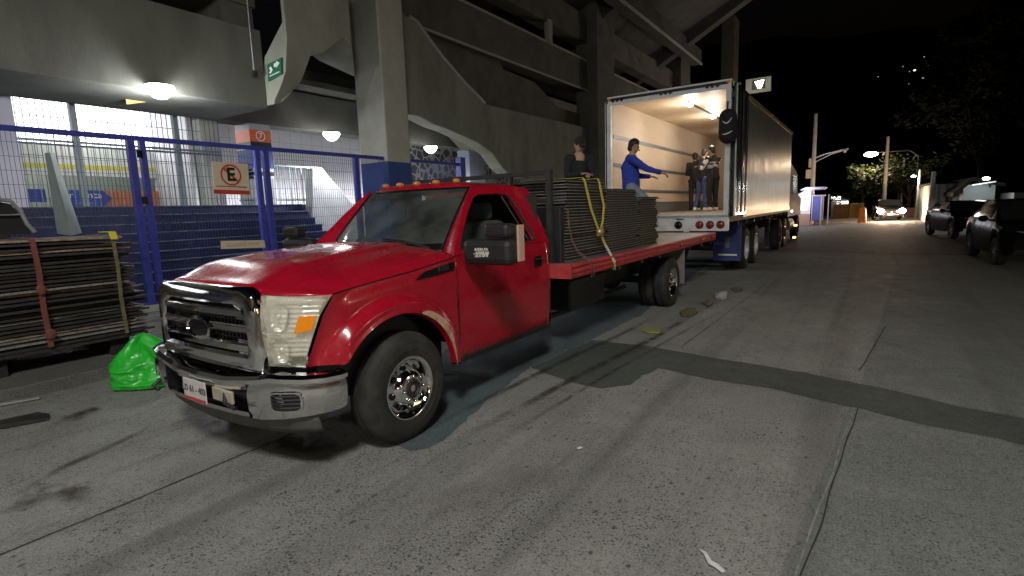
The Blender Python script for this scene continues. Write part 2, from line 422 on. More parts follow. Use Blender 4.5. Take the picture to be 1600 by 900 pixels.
# tyre marks and stains are dirt lying on the concrete
def stain_mat(name, col, amt, sc):
    m = bpy.data.materials.new(name); m.use_nodes = True
    n = m.node_tree.nodes; l = m.node_tree.links; b = n['Principled BSDF']; b.inputs['Base Color'].default_value = (*col, 1); b.inputs['Roughness'].default_value = .55
    tc = n.new('ShaderNodeTexCoord'); s = n.new('ShaderNodeSeparateXYZ'); l.new(tc.outputs['UV'], s.inputs[0])
    def edge(o):
        a = n.new('ShaderNodeMath'); a.operation = 'PINGPONG'; a.inputs[1].default_value = .5; l.new(o, a.inputs[0])
        r = n.new('ShaderNodeMapRange'); r.interpolation_type = 'SMOOTHSTEP'; r.inputs['From Max'].default_value = .42; l.new(a.outputs[0], r.inputs['Value']); return r.outputs[0]
    mu = n.new('ShaderNodeMath'); mu.operation = 'MULTIPLY'; l.new(edge(s.outputs[0]), mu.inputs[0]); l.new(edge(s.outputs[1]), mu.inputs[1])
    nn = n.new('ShaderNodeTexNoise'); nn.inputs['Scale'].default_value = sc; nn.inputs['Detail'].default_value = 8; nn.inputs['Roughness'].default_value = .7; l.new(tc.outputs['Object'], nn.inputs['Vector'])
    r = n.new('ShaderNodeMapRange'); r.inputs['From Min'].default_value = .36; r.inputs['From Max'].default_value = .6; l.new(nn.outputs['Fac'], r.inputs['Value'])
    m2 = n.new('ShaderNodeMath'); m2.operation = 'MULTIPLY'; l.new(mu.outputs[0], m2.inputs[0]); l.new(r.outputs[0], m2.inputs[1])
    m3 = n.new('ShaderNodeMath'); m3.operation = 'MULTIPLY'; l.new(m2.outputs[0], m3.inputs[0]); m3.inputs[1].default_value = amt
    l.new(m3.outputs[0], b.inputs['Alpha']); return m
OIL = stain_mat('oil_stain', (.05, .038, .022), .85, 5)
MARK = stain_mat('tyre_mark_dirt', (.05, .045, .035), .8, 4)
def ribbon(name, pts, w, m, z):
    pts = [Vector(p) for p in pts]; n = len(pts); b = MB(); L = []; Rr = []
    for i, p in enumerate(pts):
        d = (pts[min(i + 1, n - 1)] - pts[max(i - 1, 0)]).normalized(); s = Vector((d.y, -d.x, 0)) * (w[i] if isinstance(w, list) else w) / 2
        L.append(p - s); Rr.append(p + s)
    vs = []
    for a, c in zip(L, Rr): vs += [(a.x, a.y, z), (c.x, c.y, z)]
    b.add(vs, [(2 * i, 2 * i + 1, 2 * i + 3, 2 * i + 2) for i in range(n - 1)])
    o = b.build(name, m); uv = o.data.uv_layers.new(name='uv')
    for poly in o.data.polygons:
        for li in poly.loop_indices:
            vi = o.data.loops[li].vertex_index; uv.data[li].uv = (vi % 2, (vi // 2) / (n - 1))
    return o
def gp(*pix): return [at(x, y, 2, 0) for x, y in pix]
struct(ribbon('tyre_mark', gp((640, 740), (740, 675), (830, 628), (900, 590), (960, 560), (1020, 530), (1070, 500), (1110, 478), (1160, 452)), .13, MARK, .0085))
struct(ribbon('tyre_mark', gp((560, 730), (700, 655), (830, 590), (900, 555), (960, 528), (1000, 508), (1050, 480)), .12, MARK, .0090))
struct(ribbon('tyre_mark', gp((760, 700), (860, 640), (960, 580), (1080, 512), (1160, 470)), .07, MARK, .0095))
struct(ribbon('tyre_mark', gp((0, 790), (100, 730), (190, 690), (260, 655)), .10, MARK, .0085))
struct(ribbon('oil_stain', gp((395, 690), (440, 690), (490, 700), (540, 720)), [.1, .35, .4, .2], OIL, .0100))
struct(ribbon('oil_stain', gp((80, 665), (110, 655), (150, 640), (170, 636)), [.1, .3, .25, .1], OIL, .0100))
struct(ribbon('oil_stain', gp((270, 655), (310, 660), (350, 668), (390, 680)), [.1, .5, .5, .2], OIL, .0105))
struct(ribbon('oil_stain', gp((-20, 810), (60, 775), (120, 770), (140, 800)), [.1, .4, .3, .1], OIL, .0105))

# sidewalk with kerb
b = MB(); b.box((-6.9, -14, -.2), (-3.02, 60, .13)); struct(b.build('sidewalk', WALK, bevel=.015))

# ================================================================== STADIUM
st = empty('stadium', (-7, 6, 0), 'grey concrete stadium stand with columns, deep beams and lit concourse behind the blue fence', 'stadium')
def spart(name, mb, m, label=None, **k):
    o = mb.build(name, m, **k); sub(st, o)
    if label: o['label'] = label
    return o
# deep fascia beam over the fence
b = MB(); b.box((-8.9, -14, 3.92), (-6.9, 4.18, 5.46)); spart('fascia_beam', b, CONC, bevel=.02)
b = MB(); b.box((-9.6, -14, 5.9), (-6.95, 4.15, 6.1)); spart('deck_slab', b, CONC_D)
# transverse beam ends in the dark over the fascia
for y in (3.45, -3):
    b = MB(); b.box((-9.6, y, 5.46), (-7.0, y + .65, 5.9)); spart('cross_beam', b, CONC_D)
# bracket with the exit sign
def pl(pix, ax, val):
    out = []
    for x, y in pix:
        p = at(x, y, ax, val); q = list(p); q.pop(ax); out.append(tuple(q))
    return out
def bracket_ring(y, zb, xm=-6.04):
    xl = [(3.9, -7.06), (4.07, -7.06), (4.93, -6.84), (5.46, -6.14), (6.9, -6.14)] if y < 5.1 else [(3.9, -7.35), (6.9, -7.35)]
    xr = [(3.9, -6.70), (4.07, -6.62), (4.30, -6.36), (4.56, -6.17), (5.14, -6.04), (6.9, -6.04)]
    xr = [(z, min(x, xm)) for z, x in xr]; xl = [(z, min(x, xm - .05)) for z, x in xl]
    zs = [max(z, zb + .002 * k) for k, z in enumerate((3.9, 4.07, 4.2, 4.35, 4.56, 4.93, 5.14, 5.46, 6.0, 6.9))]
    return [(interp(xl, z), y, z) for z in zs] + [(interp(xr, z), y, z) for z in reversed(zs)]
b = MB(); b.loft([bracket_ring(*q) for q in ((4.18, 3.98), (4.32, 4.02), (4.45, 4.22), (4.58, 4.44), (4.66, 4.75), (4.76, 5.04), (5.04, 5.07), (5.3, 5.28), (5.58, 5.48), (5.78, 5.36), (5.93, 5.30, -6.2), (6.99, 5.15, -7.36))])
spart('bracket', b, CONC2, 'pale flared bracket beside the first column', smooth=28)
# columns
def column(x0, x1, y0, y1, z1, m=CONC_L):
    b = MB(); b.box((x0, y0, 0), (x1, y1, z1)); c = spart('column', b, m, bevel=.04)
    return c
c1 = column(-7.42, -6.42, 7.0, 7.85, 9.5)
b = MB(); b.box((-7.424, 6.996, .02), (-6.416, 7.854, 2.98)); pb = b.build('painted_base', BLUEC, bevel=.03); pb.parent = c1; 
column(-8.1, -7.0, 20.9, 22.9, 16, CONC_D)
column(-8.1, -7.0, 34, 36.2, 18, CONC_D)
column(-8.1, -7.0, 50, 52, 18, CONC_D)
# sloping concrete stair soffit hanging to the right of the column
b = MB()
face = pl([(600, -20), (632, 22), (650, 33), (690, 88), (725, 128), (757, 162), (800, 172), (870, 188), (950, 208), (950, 292), (850, 283), (800, 276), (785, 262), (770, 240), (745, 222), (700, 202), (680, 195), (655, 182), (632, 178), (600, 176)], 0, -7.45)
b.prism(face, 0, -8.0, -7.45); spart('stair_soffit', b, CONC2, 'massive sloping concrete stair underside', bevel=.03)
b = MB(); ed = [at(x, y, 0, -7.42) for x, y in ((640, 26), (651, 33), (691, 88), (726, 128), (758, 161))]
b.tube(ed, .05, 6); spart('lit_stair_edge', b, CONC_L)  # pale strip paints the light caught along the stringer edge
b = MB()
face = pl([(640, 20), (700, 58), (780, 94), (787, 108), (835, 128), (853, 147), (873, 168), (925, 182), (950, 190), (950, 250), (757, 230), (640, 100)], 0, -7.9)
b.prism(face, 0, -9.0, -7.9); spart('upper_stair_wall', b, CONC_D, bevel=.02)
# longitudinal parapet beams of the upper decks
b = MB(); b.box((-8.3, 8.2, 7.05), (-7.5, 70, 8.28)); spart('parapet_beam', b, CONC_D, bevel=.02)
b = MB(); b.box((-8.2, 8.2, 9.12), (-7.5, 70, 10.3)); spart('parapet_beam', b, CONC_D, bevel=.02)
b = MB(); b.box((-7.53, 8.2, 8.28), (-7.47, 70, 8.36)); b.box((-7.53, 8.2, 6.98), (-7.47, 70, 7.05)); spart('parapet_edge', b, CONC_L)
b = MB(); b.box((-11.5, 8.2, 8.72), (-10.9, 70, 9.4)); spart('lit_wall_strip', b, CONC_L)  # pale concrete paints in the light on the upper concourse wall
b = MB(); b.box((-10.5, 12, 5.6), (-10.2, 70, 7.3)); spart('lit_wall_strip', b, CONC_L)
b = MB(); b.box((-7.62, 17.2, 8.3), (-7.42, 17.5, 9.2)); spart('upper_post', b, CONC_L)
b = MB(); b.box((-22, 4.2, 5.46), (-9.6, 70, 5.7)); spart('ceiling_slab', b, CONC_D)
# rakers of the upper stand leaning out over the street
DKC = mat('shaded_upper_concrete', (.075, .075, .068), .9, var=.3, scale=1)  # darker concrete again; underside shade of rakers and deck painted in
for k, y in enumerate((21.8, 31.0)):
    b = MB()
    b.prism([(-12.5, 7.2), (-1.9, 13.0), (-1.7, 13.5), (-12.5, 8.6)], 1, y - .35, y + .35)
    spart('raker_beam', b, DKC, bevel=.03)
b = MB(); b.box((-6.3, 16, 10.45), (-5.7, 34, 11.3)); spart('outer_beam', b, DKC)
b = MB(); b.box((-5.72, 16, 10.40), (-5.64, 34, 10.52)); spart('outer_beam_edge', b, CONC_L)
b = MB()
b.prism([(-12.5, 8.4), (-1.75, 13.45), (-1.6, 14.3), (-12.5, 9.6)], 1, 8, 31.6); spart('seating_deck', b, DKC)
# concourse: ceiling beam, walls, floor
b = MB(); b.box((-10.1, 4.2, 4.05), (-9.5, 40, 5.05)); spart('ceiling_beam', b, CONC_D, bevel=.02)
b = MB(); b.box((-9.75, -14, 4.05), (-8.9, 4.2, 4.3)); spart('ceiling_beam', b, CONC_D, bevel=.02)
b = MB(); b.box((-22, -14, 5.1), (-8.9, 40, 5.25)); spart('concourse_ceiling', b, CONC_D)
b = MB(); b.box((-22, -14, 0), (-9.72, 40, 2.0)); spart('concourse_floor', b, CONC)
b = MB(); b.box((-12.3, 5.75, 2.0), (-12.0, 13.0, 5.1)); spart('block_wall', b, mat('white_block_wall', (.74, .73, .80), .6, var=.04), bevel=.01)
bj = MB()
for i in range(8): bj.box((-12.0, 5.75, 2.0 + .4 * i), (-11.996, 13.0, 2.012 + .4 * i))
for i in range(18): bj.box((-12.0, 5.75 + .4 * i, 2.0), (-11.9965, 5.76 + .4 * i, 5.1))
spart('wall_joints', bj, mat('wall_joint', (.45, .45, .50), .8))
# crazy-paved stone wall with white mortar
def stonemat():
    m = bpy.data.materials.new('stone_with_mortar'); m.use_nodes = True
    n = m.node_tree.nodes; l = m.node_tree.links; b = n['Principled BSDF']
    tc = n.new('ShaderNodeTexCoord'); v = n.new('ShaderNodeTexVoronoi'); v.feature = 'DISTANCE_TO_EDGE'; v.inputs['Scale'].default_value = 3.0
    l.new(tc.outputs['Object'], v.inputs['Vector'])
    r = n.new('ShaderNodeMapRange'); r.inputs['From Min'].default_value = .075; r.inputs['From Max'].default_value = .11; l.new(v.outputs['Distance'], r.inputs['Value'])
    mx = n.new('ShaderNodeMix'); mx.data_type = 'RGBA'; l.new(r.outputs[0], mx.inputs['Factor'])
    mx.inputs['A'].default_value = (.88, .87, .9, 1); mx.inputs['B'].default_value = (.20, .20, .21, 1)
    l.new(mx.outputs['Result'], b.inputs['Base Color']); b.inputs['Roughness'].default_value = .8
    bp = n.new('ShaderNodeBump'); bp.inputs['Strength'].default_value = .5; bp.inputs['Distance'].default_value = .02; bp.invert = True; l.new(r.outputs[0], bp.inputs['Height']); l.new(bp.outputs[0], b.inputs['Normal'])
    return m
b = MB(); b.box((-12.3, 13.0, 2.0), (-12.0, 26, 5.1)); b.box((-12.29, 13.0, 0.0), (-9.7, 13.02, 2.0)); spart('stone_wall', b, stonemat())
b = MB(); b.box((-10.1, 14.3, 2.0), (-9.5, 15.3, 4.05)); spart('inner_pillar', b, mat('pale_blue_pillar', (.45, .52, .62), .6, var=.08))
b = MB(); b.box((-10.1, 4.2, 2.0), (-9.72, 4.62, 4.05)); spart('inner_pillar', b, CONC_L)
p7 = MB(); p7.box((-10.15, 5.28, 2.0), (-9.5, 5.86, 4.05)); p7 = spart('inner_pillar', p7, mat('grey_pillar_paint', (.40, .42, .45), .6, var=.1), 'inner pillar with orange gate number 7')
for (a, c, z0, z1, mm, nm) in ((5.281, 5.859, 3.60, 3.90, SIGNO, 'number_band'), (5.283, 5.857, 3.44, 3.598, SIGNK, 'black_band'), (5.282, 5.858, 2.95, 3.40, BLUEC, 'blue_band'), (5.284, 5.856, 2.86, 2.93, SIGNW, 'white_band'), (5.284, 5.856, 2.75, 2.84, SIGNK, 'black_band'), (5.284, 5.856, 2.66, 2.74, SIGNW, 'white_band')):
    b = MB(); b.box((-10.153, a - .004, z0), (-9.494, c, z1)); o = b.build(nm, mm); o.parent = p7
tx = MB()
for k in range(28):
    a0 = 2 * PI * k / 28; a1 = 2 * PI * (k + 1) / 28
    tx.add([(-9.488, 5.57 + math.cos(a) * r, 3.75 + math.sin(a) * r) for a, r in ((a0, .13), (a1, .13), (a1, .105), (a0, .105))], [(0, 1, 2, 3)])
o = tx.build('number_ring', SIGNW); o.parent = p7
o = text('7', .2, (-9.487, 5.57, 3.75), (0, 1, 0), (0, 0, 1), SIGNW, 'number_seven', bold=.004); o.parent = p7
# navy stairs
nst = 10
b = MB(); e = MB()
for i in range(nst):
    x1 = -7.35 - i * .235; z1 = .13 + (i + 1) * .187
    y1 = 6.85 - .03 * i
    b.box((-9.72 + .001 * i, -6, .1 if i == 0 else z1 - .187), (x1, y1, z1 - .004 if i < nst - 1 else z1))
    e.box((x1 - .05, -6, z1 - .022), (x1 + .012, y1 + .006, z1 + .003))
stairs = empty('stairs', (-7.35, 2, .1), 'wide flight of navy blue painted steps rising behind the blue fence', 'stairs')
o = b.build('steps', NAVY, bevel=.006); sub(stairs, o); o = e.build('step_edges', NOSE); sub(stairs, o)
# concrete cheek wall beside the stairs
b = MB()
b.prism(pl([(488, 262), (503, 262), (562, 332), (580, 420), (488, 420)], 0, -9.2), 0, -9.5, -9.2)
tag(b.build('parapet_wall', mat('pale_cheek_wall', (.42, .43, .42), .7, var=.12, scale=3), bevel=.015), 'sloping pale grey parapet wall at the right end of the blue stairs', 'wall')
# railing at the head of the stairs
rl = empty('railing', (-9.6, 6, 2), 'thin grey metal railing at the top of the blue stairs', 'railing')
b = MB(); b.bar((-9.6, 4.9, 3.03), (-9.6, 7.3, 3.03), .04); b.bar((-9.6, 4.9, 2.12), (-9.6, 7.3, 2.12), .04); sub(rl, b.build('rail', GREYM))
for k in range(14):
    b = MB(); b.bar((-9.6, 4.95 + .18 * k, 2.0), (-9.6, 4.95 + .18 * k, 3.02), .018); sub(rl, b.build('baluster', GREYM))

# grille screen of the lit hall
gs = empty('grille_screen', (-9.72, 1, 2), 'tall grey bar screen in front of the brightly lit hall at the left', 'screen')
b = MB()
for y in [-6 + .105 * i for i in range(102)]: b.bar((-9.72, y, 1.9), (-9.72, y, 4.06), .014)
sub(gs, b.build('bars', GREYM))
b = MB()
for z in (3.75, 3.5, 3.0): b.bar((-9.735, -6, z), (-9.735, 4.6, z), .014)
for z in (3.22, 3.29): b.bar((-9.72, -6, z), (-9.72, 4.6, z), .045)
sub(gs, b.build('rails', GREYM))
for px in (107, 267):
    y = at(px, 170, 0, -9.7).y; b = MB(); b.box((-9.78, y, 2), (-9.66, y + .1, 4.06)); sub(gs, b.build('post', GREYM))
b = MB(); b.box((-9.8, .3, 2), (-9.5, .75, 4.06)); sub(gs, b.build('pier', mat('lilac_pier', (.5, .5, .6), .6)))

# lit hall behind it
hall = empty('hall_interior', (-14, 1, 2), 'brightly lit white hall seen behind the bar screen, yellow stripe along its wall', 'hall')
def hp(name, a, c, m): 
    b = MB(); b.box(a, c); o = b.build(name, m); sub(hall, o); return o
hp('lit_ceiling_panel', (-14.3, -8, 3.72), (-14.2, 5.6, 5.1), mat('lit_panel', (.9, .9, .9), .5, emit=(.95, .97, 1), es=3.2))
hp('white_fascia', (-14.32, -8, 2.95), (-14.15, 5.6, 3.70), mat('white_fascia_paint', (.70, .74, .70), .5))
hp('yellow_stripe', (-14.15, 1.9, 3.12), (-14.145, 5.0, 3.24), YELW)
hp('rear_wall', (-17, -8, 2), (-16.9, 8, 5.1), mat('grey_green_wall', (.22, .25, .21), .7))
hp('side_wall', (-14.3, 5.0, 2), (-12.0, 5.1, 5.1), WHITEW)
hp('orange_panel', (-14.12, 3.5, 2.0), (-14.06, 4.95, 2.56), ORPAN)
hp('column', (-14.4, 1.72, 2.0), (-14.2, 1.95, 2.80), mat('yellow_post_paint', (.72, .45, .06), .5))
hp('blue_board', (-14.1, 1.95, 2.25), (-14.05, 2.3, 2.58), SIGNB)
b = MB(); b.prism([(2.55, 2.12), (3.52, 2.12), (3.72, 2.34), (3.52, 2.56), (2.55, 2.56)], 0, -14.0, -13.96)
ar = empty('direction_sign', (-13.98, 3.1, 2.3), 'blue arrow shaped sign with white lettering hanging inside the lit hall', 'sign')
sub(ar, b.build('board', SIGNB)); text('r   enca', .24, (-13.955, 3.12, 2.42), (0, 1, 0), (0, 0, 1), SIGNW, 'lettering', ar); text('-- - ---', .12, (-13.955, 3.1, 2.22), (0, 1, 0), (0, 0, 1), SIGNW, 'lettering', ar)
for y in (-1.0, 3.3): light('POINT', (-13.2, y, 4.3), P_SHOP * 1.6, (1, .98, .95), .2, hall, name='hall_light')
light('POINT', (-15.6, 2.5, 4.4), P_SHOP * 2, (1, .98, .95), .2, hall, name='hall_light')

# exit sign on the bracket
ex = empty('exit_sign', (-6.5, 4.0, 4.7), 'small green emergency exit sign with white arrow on the pale bracket', 'sign')
P = [at(x, y, 1, 4.14) for x, y in ((417, 101), (439, 90), (440, 115), (419, 127))]
ux = (P[1] - P[0]).normalized(); uz = (P[0] - P[3]).normalized(); c = sum(P, Vector()) / 4
b = MB(); b.add(P + [p + Vector((0, .03, 0)) for p in P], [(0, 1, 2, 3), (7, 6, 5, 4), (0, 4, 5, 1), (1, 5, 6, 2), (2, 6, 7, 3), (3, 7, 4, 0)]); sub(ex, b.build('board', SIGNG))
hw = (P[1] - P[0]).length / 2; hh = (P[0] - P[3]).length / 2
def sq(name, pts, m=SIGNW):
    b = MB(); b.add([c + ux * x * hw + uz * z * hh + Vector((0, -.006, 0)) for x, z in pts], [tuple(range(len(pts)))]); sub(ex, b.build(name, m))
sq('arrow', [(.0, .2), (.35, .2), (.35, 0), (.8, .45), (.35, .85), (.35, .65), (.0, .65)]); sq('running_figure', [(-.75, -.15), (-.5, .1), (-.7, .35), (-.45, .55), (-.3, .3), (-.2, 0), (-.5, -.3)])
sq('lettering', [(-.7, -.62), (.7, -.62), (.7, -.5), (-.7, -.5)])

# yellow notice under the beam beside the first lamp
P = [at(x, y, 0, -7.9) for x, y in ((193, 140), (228, 139), (243, 148), (240, 158), (198, 163))]
b = MB(); b.add(P + [p + Vector((-.03, 0, 0)) for p in P], [(0, 1, 2, 3, 4), (9, 8, 7, 6, 5)] + [(i, 5 + i, 5 + (i + 1) % 5, (i + 1) % 5) for i in range(5)])
tag(b.build('notice_board', mat('ochre_board', (.58, .38, .12), .6, var=.15)), 'ochre yellow board fixed under the beam beside the left bowl lamp', 'board')

# bowl lamps
def bowl(px, py, x, label, r=.19, pw=P_CONC, spot=None):
    p = at(px, py, 0, x)
    t = empty('bowl_lamp', p, label, 'lamp', 'bowl lamps under the stadium beams')
    b = MB(); b.lathe([(.06, r * 1.15), (.02, r * 1.2), (-.06, r * .95), (-.14, r * .5), (-.16, .02)], (0, 0, 0), (0, 0, 1), 20); b.build('diffuser', LAMP, t, smooth=60)
    b = MB(); b.lathe([(.065, r * 1.1), (.09, r * .8), (.13, .05)], (0, 0, 0), (0, 0, 1), 16); b.build('housing', DARKM, t, smooth=40)
    light('SPOT' if spot else 'POINT', (0, 0, -.22), pw, (.97, .97, 1), .14, None, name='bowl_light', spot=spot).parent = t
bowl(250, 140, -6.76, 'glowing bowl lamp under the long beam at the left, brightest of the three')
bowl(518, 211, -9.0, 'glowing bowl lamp in front of the white wall left of the big column', spot=172, pw=1000)
bowl(673, 232, -9.0, 'glowing bowl lamp in front of the stone wall right of the big column', spot=172, pw=1000)

# ================================================================== FENCE
fn = empty('blue_fence', (-6.56, 4, .1), 'blue steel mesh fence with gate posts along the sidewalk', 'fence')
FX = -6.56
def fy(px, py): return at(px, py, 0, FX).y
ys = [fy(213, 300), fy(408, 300), fy(557, 270), fy(717, 262)]
def fp(name, mb, m=BLUEP, **k): o = mb.build(name, m, **k); sub(fn, o); return o
b = MB(); b.box((FX - .03, -9, 3.0), (FX + .03, ys[3], 3.08)); fp('top_rail', b)
b = MB(); b.box((FX - .03, -9, .20), (FX + .03, ys[3], .28)); fp('bottom_rail', b)
for y, w in ((ys[0], .11), (ys[0] + .17, .09), (ys[1] - .02, .10), (ys[1] + .16, .11), (ys[2], .12), (-1.9, .1), (-5.5, .1)):
    b = MB(); b.box((FX - .05, y - w / 2, .1), (FX + .05, y + w / 2, 3.0)); fp('post', b, bevel=.006)
b = MB(); b.box((FX - .1, ys[3] - .02, .1), (FX + .1, ys[3] + .2, 3.25)); fp('post', b, bevel=.006)
MESHM = mat('fence_wire', (.05, .07, .20), .45, .3)
edges = [-9, -5.5, -1.9, ys[0], ys[0] + .17, ys[1], ys[1] + .16, ys[2], ys[3]]
for i in range(len(edges) - 1):
    a, c = edges[i], edges[i + 1]
    if c - a < .5: continue
    b = MB(); n = int((c - a) / .055)
    for k in range(1, n): b.bar((FX, a + (c - a) * k / n, .26), (FX, a + (c - a) * k / n, 3.0), .0055)
    for z in [.45 + .2 * j for j in range(13)]: b.bar((FX + .006, a, z), (FX + .006, c, z), .0055)
    fp('mesh_panel', b, MESHM)
for y in (ys[0] + .05, ys[0] + .06):
    b = MB(); b.box((FX + .05, y, 1.95 if y == ys[0] + .05 else 2.72), (FX + .09, y + .07, 2.08 if y == ys[0] + .05 else 2.84)); fp('hinge', b, BLACKG)
b = MB(); b.box((FX - .12, -9, .1), (FX + .12, 40, .24)); tag(b.build('plinth', CONC_L, bevel=.01), 'low pale concrete plinth under the blue fence', 'plinth')

ns = empty('no_parking_sign', at(362, 278, 0, -6.49), 'cream sign with a crossed black E in a red ring hanging on the fence', 'sign')
P = [at(x, y, 0, -6.49) for x, y in ((331, 252), (387, 256), (391, 305), (335, 303))]
def quadplate(P, root, name, m, ox=0, th=.012):
    b = MB(); b.add([p + Vector((ox, 0, 0)) for p in P] + [p + Vector((ox - th, 0, 0)) for p in P], [(0, 1, 2, 3), (7, 6, 5, 4), (0, 4, 5, 1), (1, 5, 6, 2), (2, 6, 7, 3), (3, 7, 4, 0)]); sub(root, b.build(name, m))
quadplate(P, ns, 'board', CREAM)
quadplate([at(x, y, 0, -6.488) for x, y in ((334, 296), (390, 298), (391, 304), (335, 302.5))], ns, 'red_line', SIGNR)
quadplate([at(x, y, 0, -6.488) for x, y in ((338, 290), (386, 292), (386, 293.2), (338, 291.2))], ns, 'black_line', SIGNK)
cc = at(361, 273.5, 0, -6.484)
rg = MB()
for k in range(32):
    a0 = 2 * PI * k / 32; a1 = 2 * PI * (k + 1) / 32
    rg.add([(cc.x, cc.y + math.cos(a) * r, cc.z + math.sin(a) * r) for a, r in ((a0, .20), (a1, .20), (a1, .17), (a0, .17))], [(0, 1, 2, 3)])
rg.add([(cc.x - .0005, cc.y + y, cc.z + z) for y, z in ((-.15, .11), (-.12, .14), (.15, -.11), (.12, -.14))], [(0, 1, 2, 3)])
sub(ns, rg.build('ring_and_slash', SIGNR))
text('E', .34, (cc.x - .002, cc.y, cc.z), (0, 1, 0), (0, 0, 1), SIGNK, 'letter_e', ns, bold=.01)
pt = empty('cream_plate', at(380, 382, 0, -6.49), 'small blank cream plate low on the fence behind the bonnet', 'sign')
quadplate([at(x, y, 0, -6.49) for x, y in ((345, 376.5), (413, 375), (415, 387), (346, 389))], pt, 'board', CREAM)
text('PROHIBIDO  PASAR', .085, at(380, 382, 0, -6.488), (0, 1, 0), (0, 0, 1), mat('faded_letters', (.5, .40, .28), .6), 'lettering', pt, sx=.9)

# leaning folded steel sheet behind the boards
b = MB()
A = [at(x, y, 0, -6.3) for x, y in ((70, 239), (78, 238), (90, 365), (108, 366))]
B = [at(x, y, 0, -6.3) for x, y in ((85, 239), (128, 364))]
mid0 = at(78, 238, 0, -6.2); mid1 = at(112, 368, 0, -6.12)
b.add([A[0], mid0, B[0], A[2], mid1, B[1]] + [p + Vector((-.02, 0, 0)) for p in (A[0], mid0, B[0], A[2], mid1, B[1])],
      [(0, 1, 4, 3), (1, 2, 5, 4), (6, 9, 10, 7), (7, 10, 11, 8), (0, 3, 9, 6), (2, 8, 11, 5), (0, 6, 7, 1), (1, 7, 8, 2), (3, 4, 10, 9), (4, 5, 11, 10)])
b.build('steel_sheet', mat('pale_green_sheet', (.36, .44, .42), .35, .4, var=.1))
tag(bpy.data.objects['steel_sheet'], 'pale green folded sheet leaning upright behind the board stack', 'metal sheet')

# thin conduit beside the bracket
cdt = empty('conduit', (-6.85, 3.95, 4.2), 'thin pale conduit running down the concrete beam beside the green exit sign', 'pipe')
b = MB(); b.tube([(-6.86, 3.93, 6.8), (-6.86, 3.93, 4.75), (-6.86, 3.93, 4.62)], .018, 8); sub(cdt, b.build('pipe', STEEL, smooth=60))
b = MB(); b.box((-6.90, 3.88, 4.50), (-6.82, 3.98, 4.62)); sub(cdt, b.build('junction_box', DARKM, bevel=.005))
LENSG = bpy.data.materials.new('hazy_clear_lens'); LENSG.use_nodes = True
_n = LENSG.node_tree.nodes; _l = LENSG.node_tree.links; _p = _n['Principled BSDF']; _p.inputs['Base Color'].default_value = (.80, .77, .62, 1); _p.inputs['Roughness'].default_value = .12; _p.inputs['Coat Weight'].default_value = 1
_t = _n.new('ShaderNodeBsdfTransparent'); _m = _n.new('ShaderNodeMixShader'); _tc = _n.new('ShaderNodeTexCoord'); _nz = _n.new('ShaderNodeTexNoise'); _nz.inputs['Scale'].default_value = 7; _nz.inputs['Detail'].default_value = 6
_r = _n.new('ShaderNodeMapRange'); _r.inputs['From Min'].default_value = .35; _r.inputs['From Max'].default_value = .65; _r.inputs['To Min'].default_value = .22; _r.inputs['To Max'].default_value = .5
_l.new(_tc.outputs['Object'], _nz.inputs['Vector']); _l.new(_nz.outputs['Fac'], _r.inputs['Value']); _l.new(_r.outputs[0], _m.inputs[0]); _l.new(_t.outputs[0], _m.inputs[1]); _l.new(_p.outputs[0], _m.inputs[2]); _l.new(_m.outputs[0], _n['Material Output'].inputs[0])
BOWL = mat('reflector_bowl', (.82, .82, .78), .22, .85, var=.2, scale=60)
# ================================================================== RED FLATBED TRUCK
tk = empty('flatbed_truck', (0, 0, 0), 'red single cab flatbed truck with chrome grille parked by the fence, loaded with black panels', 'truck')
def tp(name, mb, m, parent=tk, label=None, **k):
    o = mb.build(name, m, parent, **k)
    if label: o['label'] = label
    return o
XB = .935                     # half width at the shoulder
FRONT = [(0, -.875), (.30, -.87), (.62, -.845), (.75, -.80), (.86, -.72), (.92, -.64), (.945, -.57)]   # plan of the nose
def yfront(x): return interp(FRONT, abs(x))
SEAM = [(-.9, 1.155), (-.57, 1.175), (-.14, 1.215), (.17, 1.24), (.56, 1.285), (.66, 1.30)]
def seamz(y): return interp(SEAM, y)
def centz(y): return interp([(-.88, 1.235), (-.82, 1.275), (-.7, 1.31), (-.5, 1.345), (-.2, 1.375), (.2, 1.40), (.7, 1.405)], y)
def hoodz(x, y):
    t = abs(x) / XB
    e = seamz(y) + .004
    z = e + (centz(y) - e) * (1 - t ** 3.4)
    # raised power dome with a crease
    z += .020 * (1 - sm(.44, .56, abs(x) + .10 * (y - .2))) * sm(-.8, -.5, y)
    z -= .05 * sm(.90, 1.0, t) * .3
    return z
def hood(u, v):
    x = lerp(-XB, XB, u); yb = .50 + .17 * (abs(x) / XB) ** 2
    y = lerp(yfront(x) + .02, yb, v)
    z = hoodz(x, y)
    zl = interp([(0, 1.236), (.48, 1.236), (.62, 1.196), (.945, 1.180)], abs(x)) if v < .3 else z
    if zl < z: z = lerp(zl, z, sm(-.10, .20, v) if v > 0 else 0)
    return (x, y, z)
b = MB(); b.grid(hood, 60, 40); tp('bonnet', b, RED, smooth=50, solid=.02)
b = MB(); b.lathe([(0, .012), (.004, .006)], (.35, .35, hoodz(.35, .35)), (0, 0, 1), 10); b.lathe([(0, .012), (.004, .006)], (-.3, .30, hoodz(-.3, .30)), (0, 0, 1), 10); tp('washer_jet', b, BLACKP)
